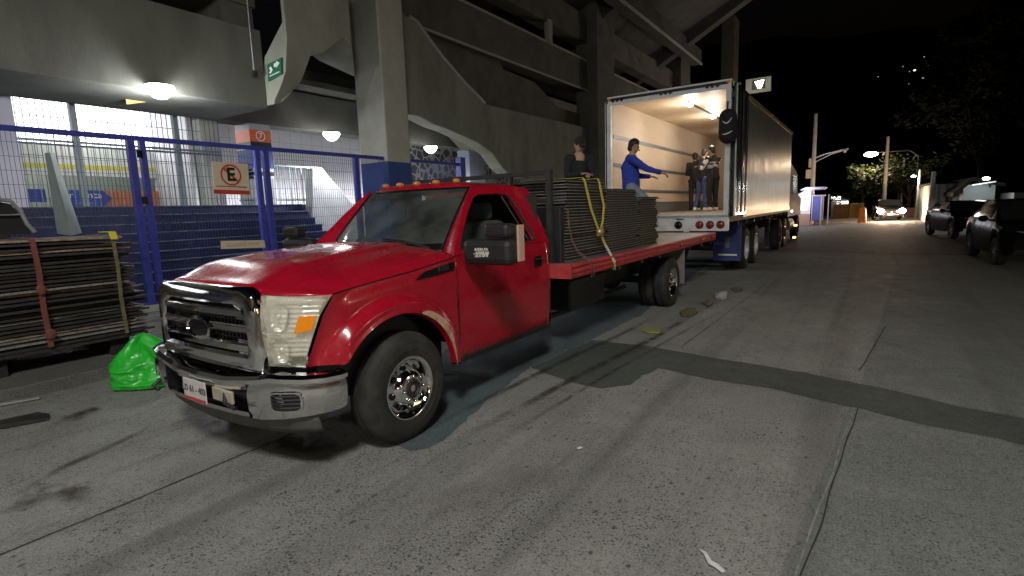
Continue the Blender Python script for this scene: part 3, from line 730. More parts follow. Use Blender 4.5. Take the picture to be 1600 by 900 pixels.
# fenders with flared arches
AY, AZ, AA, AB_ = -.08, .42, .575, .545
def arch(y):
    d = (y - AY) / AA
    return AZ + AB_ * math.sqrt(max(0, 1 - d * d)) if abs(d) < 1 else 0
def fx(y, z):
    d = math.sqrt(((y - AY) / AA) ** 2 + ((z - AZ) / AB_) ** 2)
    top = seamz(y)
    x = XB + .018 * sm(0, .10, top - z)
    x += .060 * (1 - sm(1.10, 1.26, d)) + .006 * (1 - sm(1.0, 1.04, d))
    x -= .02 * sm(.25, 0, z)
    if y < -.57: x = min(x, x - (.0 + 1.1 * (-.57 - y) ** 1.6))
    return x
def nose_path(s):  # s 0 (x=.63) .. 1 (x=.945)
    x = lerp(.630, .945, s ** .75); return x, yfront(x)
def fender(u, v):
    # v 0 seam .. 1 lower edge ; u 0 front .. 1 door
    zz0 = lerp(1.172, .738, v ** .9)
    xe, ye = nose_path(lerp(1, .60, min(1, max(0, (1.172 - zz0) / .434))))
    y = lerp(ye + .004, .625, u)
    zt = seamz(y) - .004
    zb = max(arch(y), .46 if y > .2 else .732)
    if y < AY and y > -.60: zb = max(arch(y), .732)
    z = lerp(zt, zb, v ** .9)
    return (lerp(xe + .004, fx(y, z), sm(0, .16, u)), y, z)
RUST = mat('bare_filler_patch', (.50, .36, .22), .7, var=.25, scale=18, dirt=(.45, .05, .04), dscale=14, damt=.9)
b = MB(); b.grid(fender, 90, 30)
rows = []
for i in range(41):
    y = lerp(-.60, AY + AA - .002, i / 40); z = max(arch(y), .47)
    if y < -.3: z = max(z, .732)
    rows.append([(fx(y, z), y, z), (fx(y, z) - .05, y, z - .012)])
b.loft(rows, closed=False)
tp('fender', b.flipped(), RED, smooth=35); FEN = tp('fender', b, RED, smooth=35)
# bare patch behind the arch
b = MB(); n = 26; rws = []
for i in range(n + 1):
    a = R(lerp(68, 2, i / n)); w = .010 + .048 * math.sin(PI * (i / n) ** .6) * (1 + .35 * noise.noise(Vector((i * .5, 0, 1))))
    row = []
    for k in range(5):
        rr = 1.004 + (w * k / 4) / .56
        y = AY + AA * rr * math.cos(a); z = AZ + AB_ * rr * math.sin(a); row.append((fx(y, z) + .0025, y, z))
    rws.append(row)
b.loft(rws, closed=False); tp('bare_patch', b, RUST, FEN, label='bare tan filler patch along the wheel arch', smooth=50)
# dark wheel wells and inner structure
b = MB(); b.box((-.86, -.66, .46), (-.45, .50, 1.10)); b.mirror(); b.box((-.45, -.70, .40), (.45, .7, 1.05)); tp('engine_bay', b, BLACKG)
b = MB(); b.box((.955, .155, 1.215), (.958, .5, 1.22)); 
# headlights following the nose
def nose_path(s):  # s 0 (x=.625) .. 1 (x=.945)
    x = lerp(.630, .945, s ** .75); y = yfront(x); return x, y
def headl(u, v):
    s = u * lerp(1, .60, v); x, y = nose_path(s)
    zt = lerp(1.190, 1.174, u); zb = lerp(.745, .740, u)
    z = lerp(zt, zb, v); bulge = .03 * math.sin(PI * v) * (1 - u * .4)
    return (x + .3 * bulge * u + .002, y - bulge - .003, z)
for sgn in (1, -1):
    def hl(u, v, s=sgn):
        p = headl(u, v); return (p[0] * s, p[1], p[2])
    b = MB(); b.grid(hl, 20, 14)
    h = tp('headlight', b, LENSG, smooth=60)
    def on(u, v, off=.006, s=sgn):
        p = headl(u, v); q = headl(min(u + .02, 1.02), v); d = Vector(q) - Vector(p); nrm = Vector((d.y, -d.x, 0)).normalized()
        w = Vector(p) + nrm * off; return (w.x * s, w.y, w.z)
    # silvered housing with ribs behind the lens
    hb = MB(); hb.grid(lambda a, c: on(a * .98 + .01, c * .98 + .01, -.035 + .004 * math.sin(c * 90)), 24, 60); hb.build('reflector', LENS2, h, smooth=60)
    for (cu, cv, ru, rv) in ((.25, .29, .20, .19), (.30, .76, .22, .17)):
        bw = MB(); rings = []
        for kk, (rad, off) in enumerate(((1.05, -.004), (1.0, -.010), (.9, -.030), (.6, -.050), (.25, -.055), (.05, -.05))):
            rr_ = []
            for t in range(28):
                an = 2 * PI * t / 28; cx = abs(math.cos(an)) ** .6 * math.copysign(1, math.cos(an)); cz = abs(math.sin(an)) ** .6 * math.copysign(1, math.sin(an))
                rr_.append(on(cu + cx * ru * rad, cv + cz * rv * rad, off))
            rings.append(rr_)
        bw.loft(rings, caps=False); bw.build('reflector_bowl', BOWL, h, smooth=60)
        bu = MB(); bu.ball(on(cu, cv, -.03), .017, n=10); bu.build('bulb', mat('bulb_glass', (.8, .8, .7), .1, .2), h, smooth=60)
    am = MB(); am.grid(lambda a, c: on(lerp(.68 - .06 * c, .955, a), lerp(.27, .47, c) + .05 * (1 - a) * c, .004), 10, 6); am.build('amber_marker', AMBER, h, smooth=60)
    tr_ = MB()
    for (a0, c0, a1, c1) in ((0, .52, .60, .53), (.0, .06, .98, .07)): tr_.tube([on(lerp(a0, a1, t / 8), lerp(c0, c1, t / 8), -.004) for t in range(9)], .004, 6)
    tr_.build('lens_rib', LENS2, h, smooth=60)
# grille
gr_pts = [(-.63, .70), (.63, .70), (.645, .82), (.63, 1.12), (.60, 1.20), (.52, 1.235), (-.52, 1.235), (-.60, 1.20), (-.63, 1.12), (-.645, .82)]
def inset(pts, d, c=(0, .96)):
    out = []
    for x, z in pts:
        out.append((x - math.copysign(min(abs(x), d), x), z + (d if z < c[1] else -d * .95)))
    return out
def gy(x): return yfront(x) - .035
def ring(pts, dy): return [(x, gy(x) + dy, z) for x, z in pts]
def dens(pts, k=6):
    out = []
    for i, (x, z) in enumerate(pts):
        x2, z2 = pts[(i + 1) % len(pts)]
        for j in range(k): out.append((lerp(x, x2, j / k), lerp(z, z2, j / k)))
    return out
gp_ = dens(gr_pts); gi = dens(inset(gr_pts, .115)); gm = dens(inset(gr_pts, .02)); gm2 = dens(inset(gr_pts, .095))
b = MB(); b.loft([ring(gp_, .06), ring(gp_, .0), ring(gm, -.022), ring(gm2, -.028), ring(gi, -.01), ring(gi, .07)], caps=False)
gl = tp('grille', b, CHROME, smooth=45)
b = MB(); b.box((-.58, -.83, .74), (.58, -.80, 1.2)); b.build('grille_back', BLACKG, gl)
b = MB()
for i in range(27): x = -.53 + i * .0408; b.bar((x, gy(x) + .045, .76), (x, gy(x) + .045, 1.15), .008)
for i in range(13): z = .78 + i * .03; b.tube([(lerp(-.54, .54, t / 8), gy(lerp(-.54, .54, t / 8)) + .045, z) for t in range(9)], .004, 4)
b.build('grille_mesh', DARKM, gl)
for z, hh in ((1.075, .055), (.975, .05), (.855, .06)):
    b = MB(); rings = []
    for t in range(21):
        x = lerp(-.535, .535, t / 20); y = gy(x)
        rings.append([(x, y + .03, z + hh / 2), (x, y - .005, z + hh / 2), (x, y - .018, z + hh * .3), (x, y - .018, z - hh * .35), (x, y + .0, z - hh / 2), (x, y + .03, z - hh / 2)])
    b.loft(rings); b.build('grille_bar', CHROME if hh > .052 else CHROME, gl, smooth=30)
for x0 in (.40, ):
    for z in (1.075, .855):
        b = MB(); b.box((x0, gy(.47) - .004, z - .045), (.525, gy(.47) + .03, z + .052)); b.build('grille_block', CHROME_D, gl, bevel=.006)
b = MB(); 
def oval(cx, cz, rx, rz, y, n=32): return [(cx + math.cos(t * 2 * PI / n) * rx, y, cz + math.sin(t * 2 * PI / n) * rz) for t in range(n)]
b.loft([oval(0, .95, .150, .075, -.91), oval(0, .95, .155, .08, -.94), oval(0, .95, .14, .066, -.945), oval(0, .95, .135, .06, -.935)]); em = b.build('emblem', CHROME, gl, smooth=40)
b = MB(); b.loft([oval(0, .95, .134, .059, -.934), oval(0, .95, .12, .048, -.9395)]); b.build('emblem_field', BLACKG, em, smooth=40)
# front bumper
BPL = [(0, -.965), (.35, -.955), (.65, -.925), (.80, -.885), (.92, -.80), (.985, -.715), (1.015, -.62), (1.01, -.575)]
def bpy_(x): 
    return interp(BPL, abs(x))
path = []
for i in range(len(BPL) - 1):
    for k in range(5): path.append((lerp(BPL[i][0], BPL[i + 1][0], k / 5), lerp(BPL[i][1], BPL[i + 1][1], k / 5)))
path.append(BPL[-1])
def boffs(i, d):
    a = path[max(i - 1, 0)]; c = path[min(i + 1, len(path) - 1)]; t = Vector((c[0] - a[0], c[1] - a[1], 0)).normalized(); n_ = Vector((t.y, -t.x, 0))
    return Vector((path[i][0], path[i][1], 0)) + n_ * d
def strip(prof, i0, i1):
    """prof: (outward offset, z) list lofted along the bumper"""
    rings = []
    for i in range(i0, i1 + 1):
        rings.append([boffs(i, d) + Vector((0, 0, zf(path[i][0]) if callable(zf) else zf)) for d, zf in prof])
    return rings
topz = lambda x: interp([(0, .655), (.3, .66), (.62, .70), (.75, .725), (1.03, .705)], x)
botz = lambda x: interp([(0, .405), (.6, .415), (.8, .44), (1.03, .465)], x)
NP = len(path) - 1
ic = max(i for i, p in enumerate(path) if p[0] <= .56)      # end of the centre opening
bump = MB()
prof_full = [(-.06, lambda x: topz(x) + .0), (.0, lambda x: topz(x)), (.022, lambda x: topz(x) - .02), (.022, lambda x: topz(x) - .045), (.004, lambda x: topz(x) - .06), (.012, lambda x: lerp(topz(x), botz(x), .45)), (.008, lambda x: lerp(topz(x), botz(x), .8)), (-.012, lambda x: botz(x)), (-.06, lambda x: botz(x) - .004)]
# solid outer portions
fogz = (.500, .610); fi0 = min(i for i, p in enumerate(path) if p[0] > .70 ); fi1 = max(i for i, p in enumerate(path) if p[0] < .93)
bump.loft(strip(prof_full, ic, NP), closed=False)
bump.loft(strip([(-.06, topz), (.0, topz), (.022, lambda x: topz(x) - .02), (.022, lambda x: topz(x) - .045), (.008, lambda x: topz(x) - .065), (0, lambda x: topz(x) - .085), (-.04, lambda x: topz(x) - .09)], 0, ic), closed=False)
bump.loft(strip([(-.04, lambda x: botz(x) + .045), (.004, lambda x: botz(x) + .04), (.008, lambda x: botz(x) + .015), (-.012, botz), (-.06, botz)], 0, ic), closed=False)
bump.mirror(); bm_ = tp('front_bumper', bump, CHROME, smooth=40)
# lip of the centre opening
for sgn in (1, -1):
    # recessed lower lamp pocket
    ctr = boffs((fi0 + fi1) // 2, .012); ii = (fi0 + fi1) // 2
    def pock(hx, hz, off, n=28):
        out = []
        for t in range(n):
            a = t * 2 * PI / n; cx = abs(math.cos(a)) ** .45 * math.copysign(1, math.cos(a)); cz = abs(math.sin(a)) ** .45 * math.copysign(1, math.sin(a))
            x = ctr.x + cx * hx; i = min(range(len(path)), key=lambda k: abs(path[k][0] - x))
            j = min(max(i, 1), NP - 1)
            # place on the bumper curve by arc position
            s_ = (cx * hx) / .11
            f = ii + s_ * (fi1 - fi0) / 2 ; i_a = int(math.floor(f)); w = f - i_a
            p = boffs(i_a, off).lerp(boffs(i_a + 1, off), w)
            out.append((p.x * sgn, p.y, .555 + cz * hz))
        return out
    fb = MB(); fb.loft([pock(.098, .066, .012), pock(.094, .062, .022), pock(.084, .053, .022), pock(.082, .050, .0145)], caps=False)
    fo = fb.build('lamp_pocket_rim', CHROME, bm_, smooth=40)
    fb = MB(); fb.loft([pock(.083, .052, .0145), pock(.001, .001, .0135)], caps=False)
    for k in range(4):
        z = .52 + k * .024; q0 = boffs(ii - 3, .018); q1 = boffs(ii + 3, .018); fb.tube([((boffs(i_, .018)).x * sgn, boffs(i_, .018).y, z) for i_ in range(ii - 3, ii + 4)], .006, 6)
    fb.build('lamp_pocket', BLACKP, fo)
b = MB()
for sgn in (1, -1):
    p = boffs(ic, 0)
    b.add([(p.x * sgn, p.y - .01, topz(p.x) - .06), (p.x * sgn, p.y - .01, botz(p.x) + .03), ((p.x - .02) * sgn, p.y + .08, botz(p.x) + .03), ((p.x - .02) * sgn, p.y + .08, topz(p.x) - .06)], [(0, 1, 2, 3)])
b.box((-.56, -.87, .40), (.56, -.855, .66)); b.build('opening_back', BLACKG, bm_)
b = MB(); b.box((-.16, -1.003, .455), (.13, -.993, .60)); pl_ = b.build('licence_plate', mat('plate_white', (.62, .58, .56), .5, var=.1, scale=20), bm_, bevel=.004)
text('LD 61 - 403', .062, (-.015, -1.0045, .535), (1, 0, 0), (0, 0, 1), mat('plate_letters', (.10, .10, .12), .5), 'plate_characters', pl_, bold=.001)
b = MB(); b.box((-.158, -1.0042, .457), (.128, -1.0032, .477)); b.build('plate_band', SIGNR, pl_)
b = MB(); b.box((.16, -.975, .49), (.40, -.955, .575)); b.build('bumper_bracket', mat('beige_bracket', (.42, .38, .29), .55, var=.2, scale=12), bm_, bevel=.008)
b = MB(); b.tube([(.30, -.96, .56), (.34, -.99, .50), (.42, -.97, .47)], .014, 8); b.build('tow_hook', BLACKP, bm_, smooth=60)
b = MB(); b.tube([(-.62, -.95, .50), (-.64, -1.0, .46), (-.60, -.98, .43)], .014, 8); b.build('tow_hook', BLACKP, bm_, smooth=60)
b = MB(); b.grid(lambda u, v: (lerp(-.93, .93, u), interp(BPL, abs(lerp(-.93, .93, u))) + .05 + .03 * v, lerp(.44, .29 + .04 * abs(lerp(-1, 1, u)), v)), 40, 3); tp('air_dam', b, mat('grey_valance', (.075, .075, .072), .55, var=.3, scale=9, dirt=(.14, .13, .11), dscale=5), smooth=60, solid=.01)
# dark gap between bumper and body
b = MB(); b.grid(lambda u, v: (lerp(-.84, .84, u), interp(BPL, abs(lerp(-.84, .84, u))) + .13, lerp(.80, .62, v)), 30, 1); tp('bumper_gap', b, BLACKG, solid=.01)

# cab lower sides
def sx(z):  # side x by height
    return interp([(.44, .925), (.50, .945), (.62, .955), (.92, .962), (1.0, .955), (1.22, .950), (1.31, .935)], z)
def yr(z): return interp([(.44, 2.19), (1.04, 2.20), (1.31, 2.17)], z)
def side(u, v):
    z = lerp(1.315, .45, v); y = lerp(.635, yr(z), u); x = sx(z)
    x -= .035 * sm(.94, 1.0, u) + .012 * (1 - sm(0, .12, u)) * 0
    return (x, y, z)
b = MB(); b.grid(side, 40, 30); cab = tp('cab', b, RED, smooth=50); b.flipped().build('cab_side', RED, cab, smooth=50)
b = MB(); b.grid(lambda u, v: (lerp(-.92, .92, u), 2.195, lerp(1.32, .45, v)), 4, 2)
def xz(z): return .935 - (z - 1.31) * .44
outer = [(.62, 1.300), (.70, 1.40), (.98, 1.68), (1.16, 1.835), (1.24, 1.885), (1.6, 1.902), (1.93, 1.895), (2.04, 1.86), (2.10, 1.70), (2.15, 1.50), (2.17, 1.31), (1.5, 1.312), (1.0, 1.308)]
inner = [(.73, 1.345), (.80, 1.44), (1.02, 1.65), (1.18, 1.775), (1.27, 1.805), (1.55, 1.815), (1.73, 1.805), (1.79, 1.77), (1.85, 1.66), (1.91, 1.50), (1.945, 1.345), (1.5, 1.335), (1.0, 1.335)]
def side3(pts, off=0): return [(xz(z) + off, y, z) for y, z in pts]
inner2 = [(y + (1.4 - y) * .03, z + (1.57 - z) * .03) for y, z in inner]
# window frame, then inward reveal
b.loft([side3(outer), side3(inner), side3(inner, -.006), side3(inner2, -.05)], caps=False); b2 = b; 
m0 = MB(); m0.v = []; 
tp('door_frame', b.flipped(), RED, cab, smooth=40); cu = tp('door_frame', b, RED, cab, smooth=40)
# rubber around the side window
for sgn in (1, -1):
    b = MB(); i3 = side3(inner, .002); i4 = side3([(y + (1.4 - y) * .045, z + (1.57 - z) * .05) for y, z in inner], -.012)
    b.loft([[(x * sgn, y, z) for x, y, z in i3], [(x * sgn, y, z) for x, y, z in i4]], caps=False); b.build('window_seal', BLACKP, cab)
b = MB()
b.bar((xz(1.8) - .02, 1.66, 1.79), (xz(1.36) - .03, 1.84, 1.36), .014, .012); b.build('window_channel', DARKM, cab)
# roof
WT = [(-.64, 1.235, 1.868), (.64, 1.235, 1.868)]
def roof(u, v):
    x = lerp(-1, 1, u); t = abs(x)
    yf = 1.165 + .075 * t * t; y = lerp(yf, 2.06, v)
    xs = x * lerp(.685, .672, v)
    z = 1.895 + .060 * (1 - t ** 4) * (1 - (2 * v - 1) ** 6 * .6) - .022 * (1 - sm(0, .08, v)) - .03 * sm(.93, 1, v)
    return (xs, y, z - .01)
b = MB(); b.grid(roof, 36, 24); tp('roof', b, RED, smooth=50, solid=.015)
b = MB(); b.grid(lambda u, v: (roof(u * .96 + .02, v * .96 + .02)[0], roof(u * .96 + .02, v * .96 + .02)[1], roof(u * .96 + .02, v * .96 + .02)[2] - .022), 12, 8)
b.build('headliner', mat('headliner_grey', (.03, .03, .03), .9), cab)
# windscreen
def ws(u, v):
    x = lerp(-1, 1, u); t = abs(x)
    yb = .56 + .17 * t ** 2; yt = 1.165 + .07 * t * t
    return (x * lerp(.725, .645, v), lerp(yb, yt, v) - .03 * math.sin(PI * v) * .5, lerp(1.335, 1.868 - .0 * t, v))
b = MB(); b.grid(ws, 24, 14); wsh = tp('windscreen', b, GLASS, smooth=60)
b = MB()
for (u0, v0, u1, v1) in ((0, 0, 1, 0), (1, 0, 1, 1), (1, 1, 0, 1), (0, 1, 0, 0)):
    b.tube([Vector(ws(lerp(u0, u1, t / 12), lerp(v0, v1, t / 12))) + Vector((0, -.003, .002)) for t in range(13)], .011, 6)
b.build('windscreen_seal', BLACKG, wsh, smooth=60)
b = MB(); b.grid(lambda u, v: tuple(Vector(ws(lerp(.01, .99, u), lerp(.0, .075 + .03 * abs(2 * u - 1), v))) + Vector((0, -.006, .004))), 24, 2); b.build('frit_band', BLACKG, wsh, smooth=60)
# A pillars between glass and door frame
for sgn in (1, -1):
    def apil(u, v, s=sgn):
        g_ = Vector(ws(1, v)); o_ = [(.62, 1.300), (.70, 1.40), (.98, 1.68), (1.16, 1.835), (1.24, 1.885)]
        z = lerp(1.300, 1.885, v); y = interp([(c, a) for a, c in o_], z); q = Vector((xz(z), y, z))
        p = g_.lerp(q, u); bul = .018 * math.sin(PI * u); return ((p.x + bul) * s, p.y - bul, p.z)
    b = MB(); b.grid(apil, 6, 16); b.build('windscreen_pillar', RED, cab, smooth=60)
# roof side rail between roof skin and side
for sgn in (1, -1):
    b = MB(); top = [(1.24, 1.885), (1.6, 1.902), (1.93, 1.895), (2.04, 1.86)]
    rg = []
    for i in range(13):
        y = lerp(1.236, 2.04, i / 12); z = interp(top, y); rr = roof(1, sm(1.236, 2.06, y)); q = (xz(z), y, z)
        v = (y - 1.24) / (2.06 - 1.24); rp = roof(1, max(0, min(1, v)))
        rg.append([(rp[0] * sgn, y, rp[2] + .001), ((rp[0] * .5 + q[0] * .5 + .008) * sgn, y, max(rp[2], q[2]) + .004), (q[0] * sgn, q[1], q[2])])
    b.loft(rg, closed=False); b.build('roof_rail', RED, cab, smooth=60)
# cab back wall with window
b = MB(); rb = [(0.92, .46), (.935, 1.31), (.70, 1.85), (.66, 1.885), (-.66, 1.885), (-.70, 1.85), (-.935, 1.31), (-.92, .46)]
b.prism(rb, 1, 2.12, 2.16); cb = b.build('cab_back', RED, cab); 
b = MB(); b.box((-.5, 2.105, 1.38), (.5, 2.175, 1.76)); b.build('rear_window', BLACKG, cab)
b = MB(); b.box((-.84, 2.085, .7), (.84, 2.10, 1.80)); b.build('rear_trim', mat('dark_trim', (.02, .02, .02), .9), cab)
# cowl, wipers
b = MB(); b.grid(lambda u, v: (lerp(-.90, .90, u), lerp(.47 + .17 * abs(lerp(-1, 1, u)) ** 2, .60 + .17 * abs(lerp(-1, 1, u)) ** 2, v), lerp(hoodz(lerp(-.9, .9, u), .5) - .015, 1.345 - .02 * abs(lerp(-1, 1, u)) ** 3, v)), 30, 4); tp('cowl', b, BLACKP, smooth=60, solid=.01)
for x0, x1 in ((.62, .12), (-.05, -.58)):
    wy = lambda x, k: ws(x / 1.4 + .5, k)
    q0 = Vector(wy(x0, .02)) + Vector((0, -.03, .01)); q1 = Vector(wy(x1, .16)) + Vector((0, -.025, .02)); w = MB(); w.tube([q0, q0.lerp(q1, .5) + Vector((0, -.02, .02)), q1], [.014, .010, .007], 8)
    w.bar(q0.lerp(q1, .12) + Vector((0, -.0, -.008)), Vector(wy(x1 - (.06 if x1 < x0 else -.06), .10)) + Vector((0, -.012, .006)), .014, .02); tp('wiper', w, BLACKP)
# shut lines
def seam(pts, name='shut_line', parent=cab, r=.0045):
    b = MB(); b.tube(pts, r, 5); b.build(name, BLACKG, parent)
seam([(sx(z) - .0018, .628, z) for z in (1.30, 1.22, 1.0, .92, .62, .50, .45)])
seam([(sx(z) - .003, yr(z) - .115, z) for z in (1.31, 1.22, 1.0, .92, .62, .50)] + [(.95, 1.98, .475), (.95, 1.5, .47), (.952, .9, .47), (.952, .66, .47)])
seam([(XB + .001, y, seamz(y) - .001) for y in (-.56, -.3, -.14, .17, .4, .62)], r=.004)
seam([(xz(z) + .0, y, z) for y, z in ((.62, 1.300), (.80, 1.312), (1.5, 1.318), (2.05, 1.318))], r=.002)
# sill
b = MB(); b.box((.86, .60, .40), (.93, 2.18, .47)); tp('sill', b, BLACKP, bevel=.02); tp('sill', b.flipped(), BLACKP, bevel=.02)
# handle
b = MB(); b.box((.955, 1.82, 1.085), (.966, 1.96, 1.19)); hd = tp('door_handle', b, BLACKG, bevel=.02)
b = MB(); b.tube([(.968, 1.83, 1.165), (.985, 1.85, 1.165), (.985, 1.93, 1.165), (.968, 1.95, 1.165)], .010, 6); b.build('handle_grip', BLACKP, hd, smooth=60)
# fender badge
bp_ = [(.155, 1.182), (.25, 1.232), (.56, 1.272), (.60, 1.272), (.60, 1.208), (.30, 1.183)]
b = MB(); b.prism([(y, z - .012) for y, z in bp_], 0, .950, .960); bd = tp('fender_badge', b, BLACKG, bevel=.004)
text('F-350', .055, (.9612, .46, 1.222), (0, 1, .1), (0, -.1, 1), CHROME_D, 'badge_characters', bd, bold=.001)
# roof marker lamps
for x in (-.47, -.24, 0, .24, .47):
    y = 1.165 + .075 * (x / .68) ** 2 + .07
    b = MB(); b.ball((x, y, 1.937), .042, n=12, sc=(.75, 1.1, .62)); m_ = tp('marker_lamp', b, AMBER_D, smooth=60)
b = MB(); b.tube([(.62, 1.9, 1.88), (.63, 1.92, 1.95)], .006, 6); tp('antenna_stub', b, BLACKP)
# mirrors
for sgn in (1, -1):
    b = MB()
    x0, x1 = .985, 1.455
    b.box((x0, .66, 1.232), (x1, .82, 1.435)); 
    mr_ = MB(); mr_.v = [Vector((p.x * sgn, p.y, p.z)) for p in b.v]; mr_.f = b.f; mr_.m = b.m
    mo = tp('door_mirror', mr_, BLACKP, label='black towing mirror with a torn white sticker' if sgn > 0 else None, bevel=.05)
    b = MB(); b.box(((1.20 if sgn > 0 else -1.43), .67, 1.445), ((1.43 if sgn > 0 else -1.20), .81, 1.555)); b.build('upper_shell', BLACKP, mo, bevel=.03)
    b = MB(); b.box(((1.455 if sgn > 0 else -1.475), .76, 1.26), ((1.475 if sgn > 0 else -1.455), .835, 1.54)); b.build('mirror_edge', mat('beige_mirror_edge', (.55, .36, .27), .5), mo)
    b = MB(); b.bar((.90 * sgn, .84, 1.33), (1.10 * sgn, .77, 1.33), .09, .05); b.build('mirror_arm', BLACKP, mo, bevel=.01)
    b = MB(); b.box(((1.10 if sgn > 0 else -1.44), .822, 1.25), ((1.44 if sgn > 0 else -1.10), .828, 1.42)); b.build('mirror_glass', CHROME, mo)
stk = mat('sticker_white', (.55, .55, .50), .6, var=.3, scale=40)
b = MB(); rnd = random.Random(5)
for r_ in range(3):
    for i in range(6):
        x = 1.12 + i * .022 + rnd.random() * .006 + (.01 if r_ == 1 else 0); z = 1.345 - r_ * .025 + i * .001
        b.box((x, .6555, z), (x + .016, .659, z + .017 + rnd.random() * .006))
b.box((1.11, .656, 1.318), (1.255, .6585, 1.326)); sk = b.build('sticker', stk, bpy.data.objects['door_mirror'])
# wheels
def tyre(prof_w, Rr, rim, c, sgn, m=RUBBER, root=None):
    w = prof_w; a = MB()
    pr = [(-w / 2 + .01, rim + .005), (-w / 2 + .0, rim + .03), (-w / 2 - .004, rim + (Rr - rim) * .5), (-w / 2 + .008, Rr - .045), (-w / 2 + .018, Rr - .025), (-w / 2 + .034, Rr - .012), (-w / 2 + .055, Rr - .004)]
    xs = [-.055, -.050, -.018, -.013, .013, .018, .050, .055]
    for i, x in enumerate(xs): pr.append((x, Rr - (.010 if i in (0, 3, 4, 7) else 0) if i not in (1, 2, 5, 6) else Rr))
    pr += [(w / 2 - .055, Rr - .004), (w / 2 - .034, Rr - .012), (w / 2 - .018, Rr - .025), (w / 2 - .008, Rr - .045), (w / 2 + .003, Rr - .07), (w / 2 + .001, Rr - .073), (w / 2 + .006, rim + (Rr - rim) * .5), (w / 2 + .005, rim + .055), (w / 2 + .001, rim + .052), (w / 2, rim + .03), (w / 2 - .01, rim + .005)]
    a.lathe(pr, c, (sgn, 0, 0), 56, caps=False)
    # raised ring lines on the sidewall
    return a
def wheel(c, sgn, front, out=True):
    Rr = .405; w = .225
    root = tyre(w, Rr, .222, c, sgn).build('wheel', RUBBER, tk, smooth=25)
    o = Vector(c)
    r = MB()
    f = w / 2 - .012
    if front: pr = [(-.08, .21), (f - .03, .205), (f, .225), (f + .010, .232), (f + .010, .222), (f - .004, .205), (f - .045, .192), (f - .075, .178), (f - .070, .165), (f - .02, .145), (f + .015, .120), (f + .028, .105), (f + .028, .078), (f + .030, .072)]
    else: pr = [(-.08, .21), (f, .225), (f + .008, .232), (f + .008, .222), (f - .01, .205), (f - .09, .19), (f - .14, .17), (f - .15, .10), (f - .10, .085), (f - .03, .075)]
    r.lathe(pr, c, (sgn, 0, 0), 48)
    h = MB(); hb = f + .028 if front else f - .03
    h.lathe([(hb - .02, .072), (hb + .01, .070), (hb + .018, .055), (hb + .004, .048), (hb + .0, .001)], c, (sgn, 0, 0), 24); h.build('hub', DARKM if front else CHROME_D, root, smooth=40)
    ho = r
    for k in range(8):
        a = 2 * PI * k / 8 + .2; rr = .155 if front else .135; dx = (f - .040) if front else (f - .147)
        d = Vector((0, math.cos(a), math.sin(a))); p = o + Vector((sgn * (dx + .012), 0, 0)) + d * rr
        nn = (Vector((sgn, 0, 0)) + d * (.9 if front else 0)).normalized()
        ho.lathe([(0, .024), (.006, .023)], p, nn, 14, mi=1)
    nu = r
    for k in range(8):
        a = 2 * PI * k / 8; rr = .092 if front else .115; dx = (f + .028) if front else (f - .15)
        p = o + Vector((sgn * dx, math.cos(a) * rr, math.sin(a) * rr)); nu.lathe([(0, .012), (.02, .011), (.026, .006)], p, (sgn, 0, 0), 6)
    r.build('rim', [CHROME, BLACKG], root, smooth=50)
wheel((.885, 0, .405), 1, True); wheel((-.885, 0, .405), -1, True)
for s in (1, -1):
    wheel((.99 * s, 5.93, .405), s, False); wheel((.74 * s, 5.93, .405), s, False)
# chassis
b = MB(); b.box((.36, -.6, .50), (.44, 8.3, .72)); b.mirror(); b.tube([(-.9, 0, .42), (.9, 0, .42)], .05, 10); b.tube([(-.95, 5.93, .42), (.95, 5.93, .42)], .06, 10); b.ball((0, 5.93, .42), .2); b.tube([(0, 1.5, .55), (0, 5.8, .45)], .045, 10)
for y in (2.6, 3.6, 4.6, 5.6, 6.6, 7.6): b.box((-.36, y, .55), (.36, y + .08, .68))
chs = tp('chassis', b, DARKM)
b = MB(); b.box((.46, 2.9, .42), (.80, 3.9, .80)); tp('fuel_tank', b, BLACKP, bevel=.04)
b = MB(); b.box((-.85, 3.1, .45), (-.48, 4.2, .82)); tp('tool_box', b, BLACKP, bevel=.03)
b = MB(); b.tube([(.5, 1.9, .38), (.55, 3.2, .36), (.55, 5.2, .40)], .035, 10); tp('exhaust_pipe', b, DARKM, smooth=60)
# flat bed
DZ = 1.07
bed = MB(); bed.box((-1.13, 2.27, DZ - .03), (1.13, 8.5, DZ)); bed = tp('bed', bed, mat('steel_deck_plate', (.20, .20, .205), .5, .5, var=.3, scale=5, dirt=(.08, .07, .06), dscale=4, damt=.6))
b = MB()
for sgn in (1, -1):
    rings = []
    prof = [(1.05, DZ - .005), (1.11, DZ + .004), (1.15, DZ - .006), (1.152, DZ - .03), (1.135, DZ - .038), (1.135, DZ - .056), (1.155, DZ - .064), (1.155, DZ - .088), (1.135, DZ - .096), (1.135, DZ - .112), (1.15, DZ - .122), (1.14, DZ - .15), (1.08, DZ - .155)]
    for y in (2.25, 8.52): rings.append([(x * sgn, y, z) for x, z in prof])
    b.loft(rings)
b.build('side_rail', RED_DULL, bed)
b = MB(); b.box((-1.15, 2.235, DZ - .15), (1.15, 2.255, DZ + .006)); b.build('end_rail', RED_DULL, bed)
b = MB(); b.box((-1.15, 8.52, DZ - .15), (1.15, 8.55, DZ + .004)); b.build('end_rail', RED_DULL, bed)
for i in range(13):
    y = 2.5 + i * .48; b = MB(); b.box((-1.06, y, DZ - .12), (1.06, y + .06, DZ - .03)); b.build('cross_member', DARKM, bed)
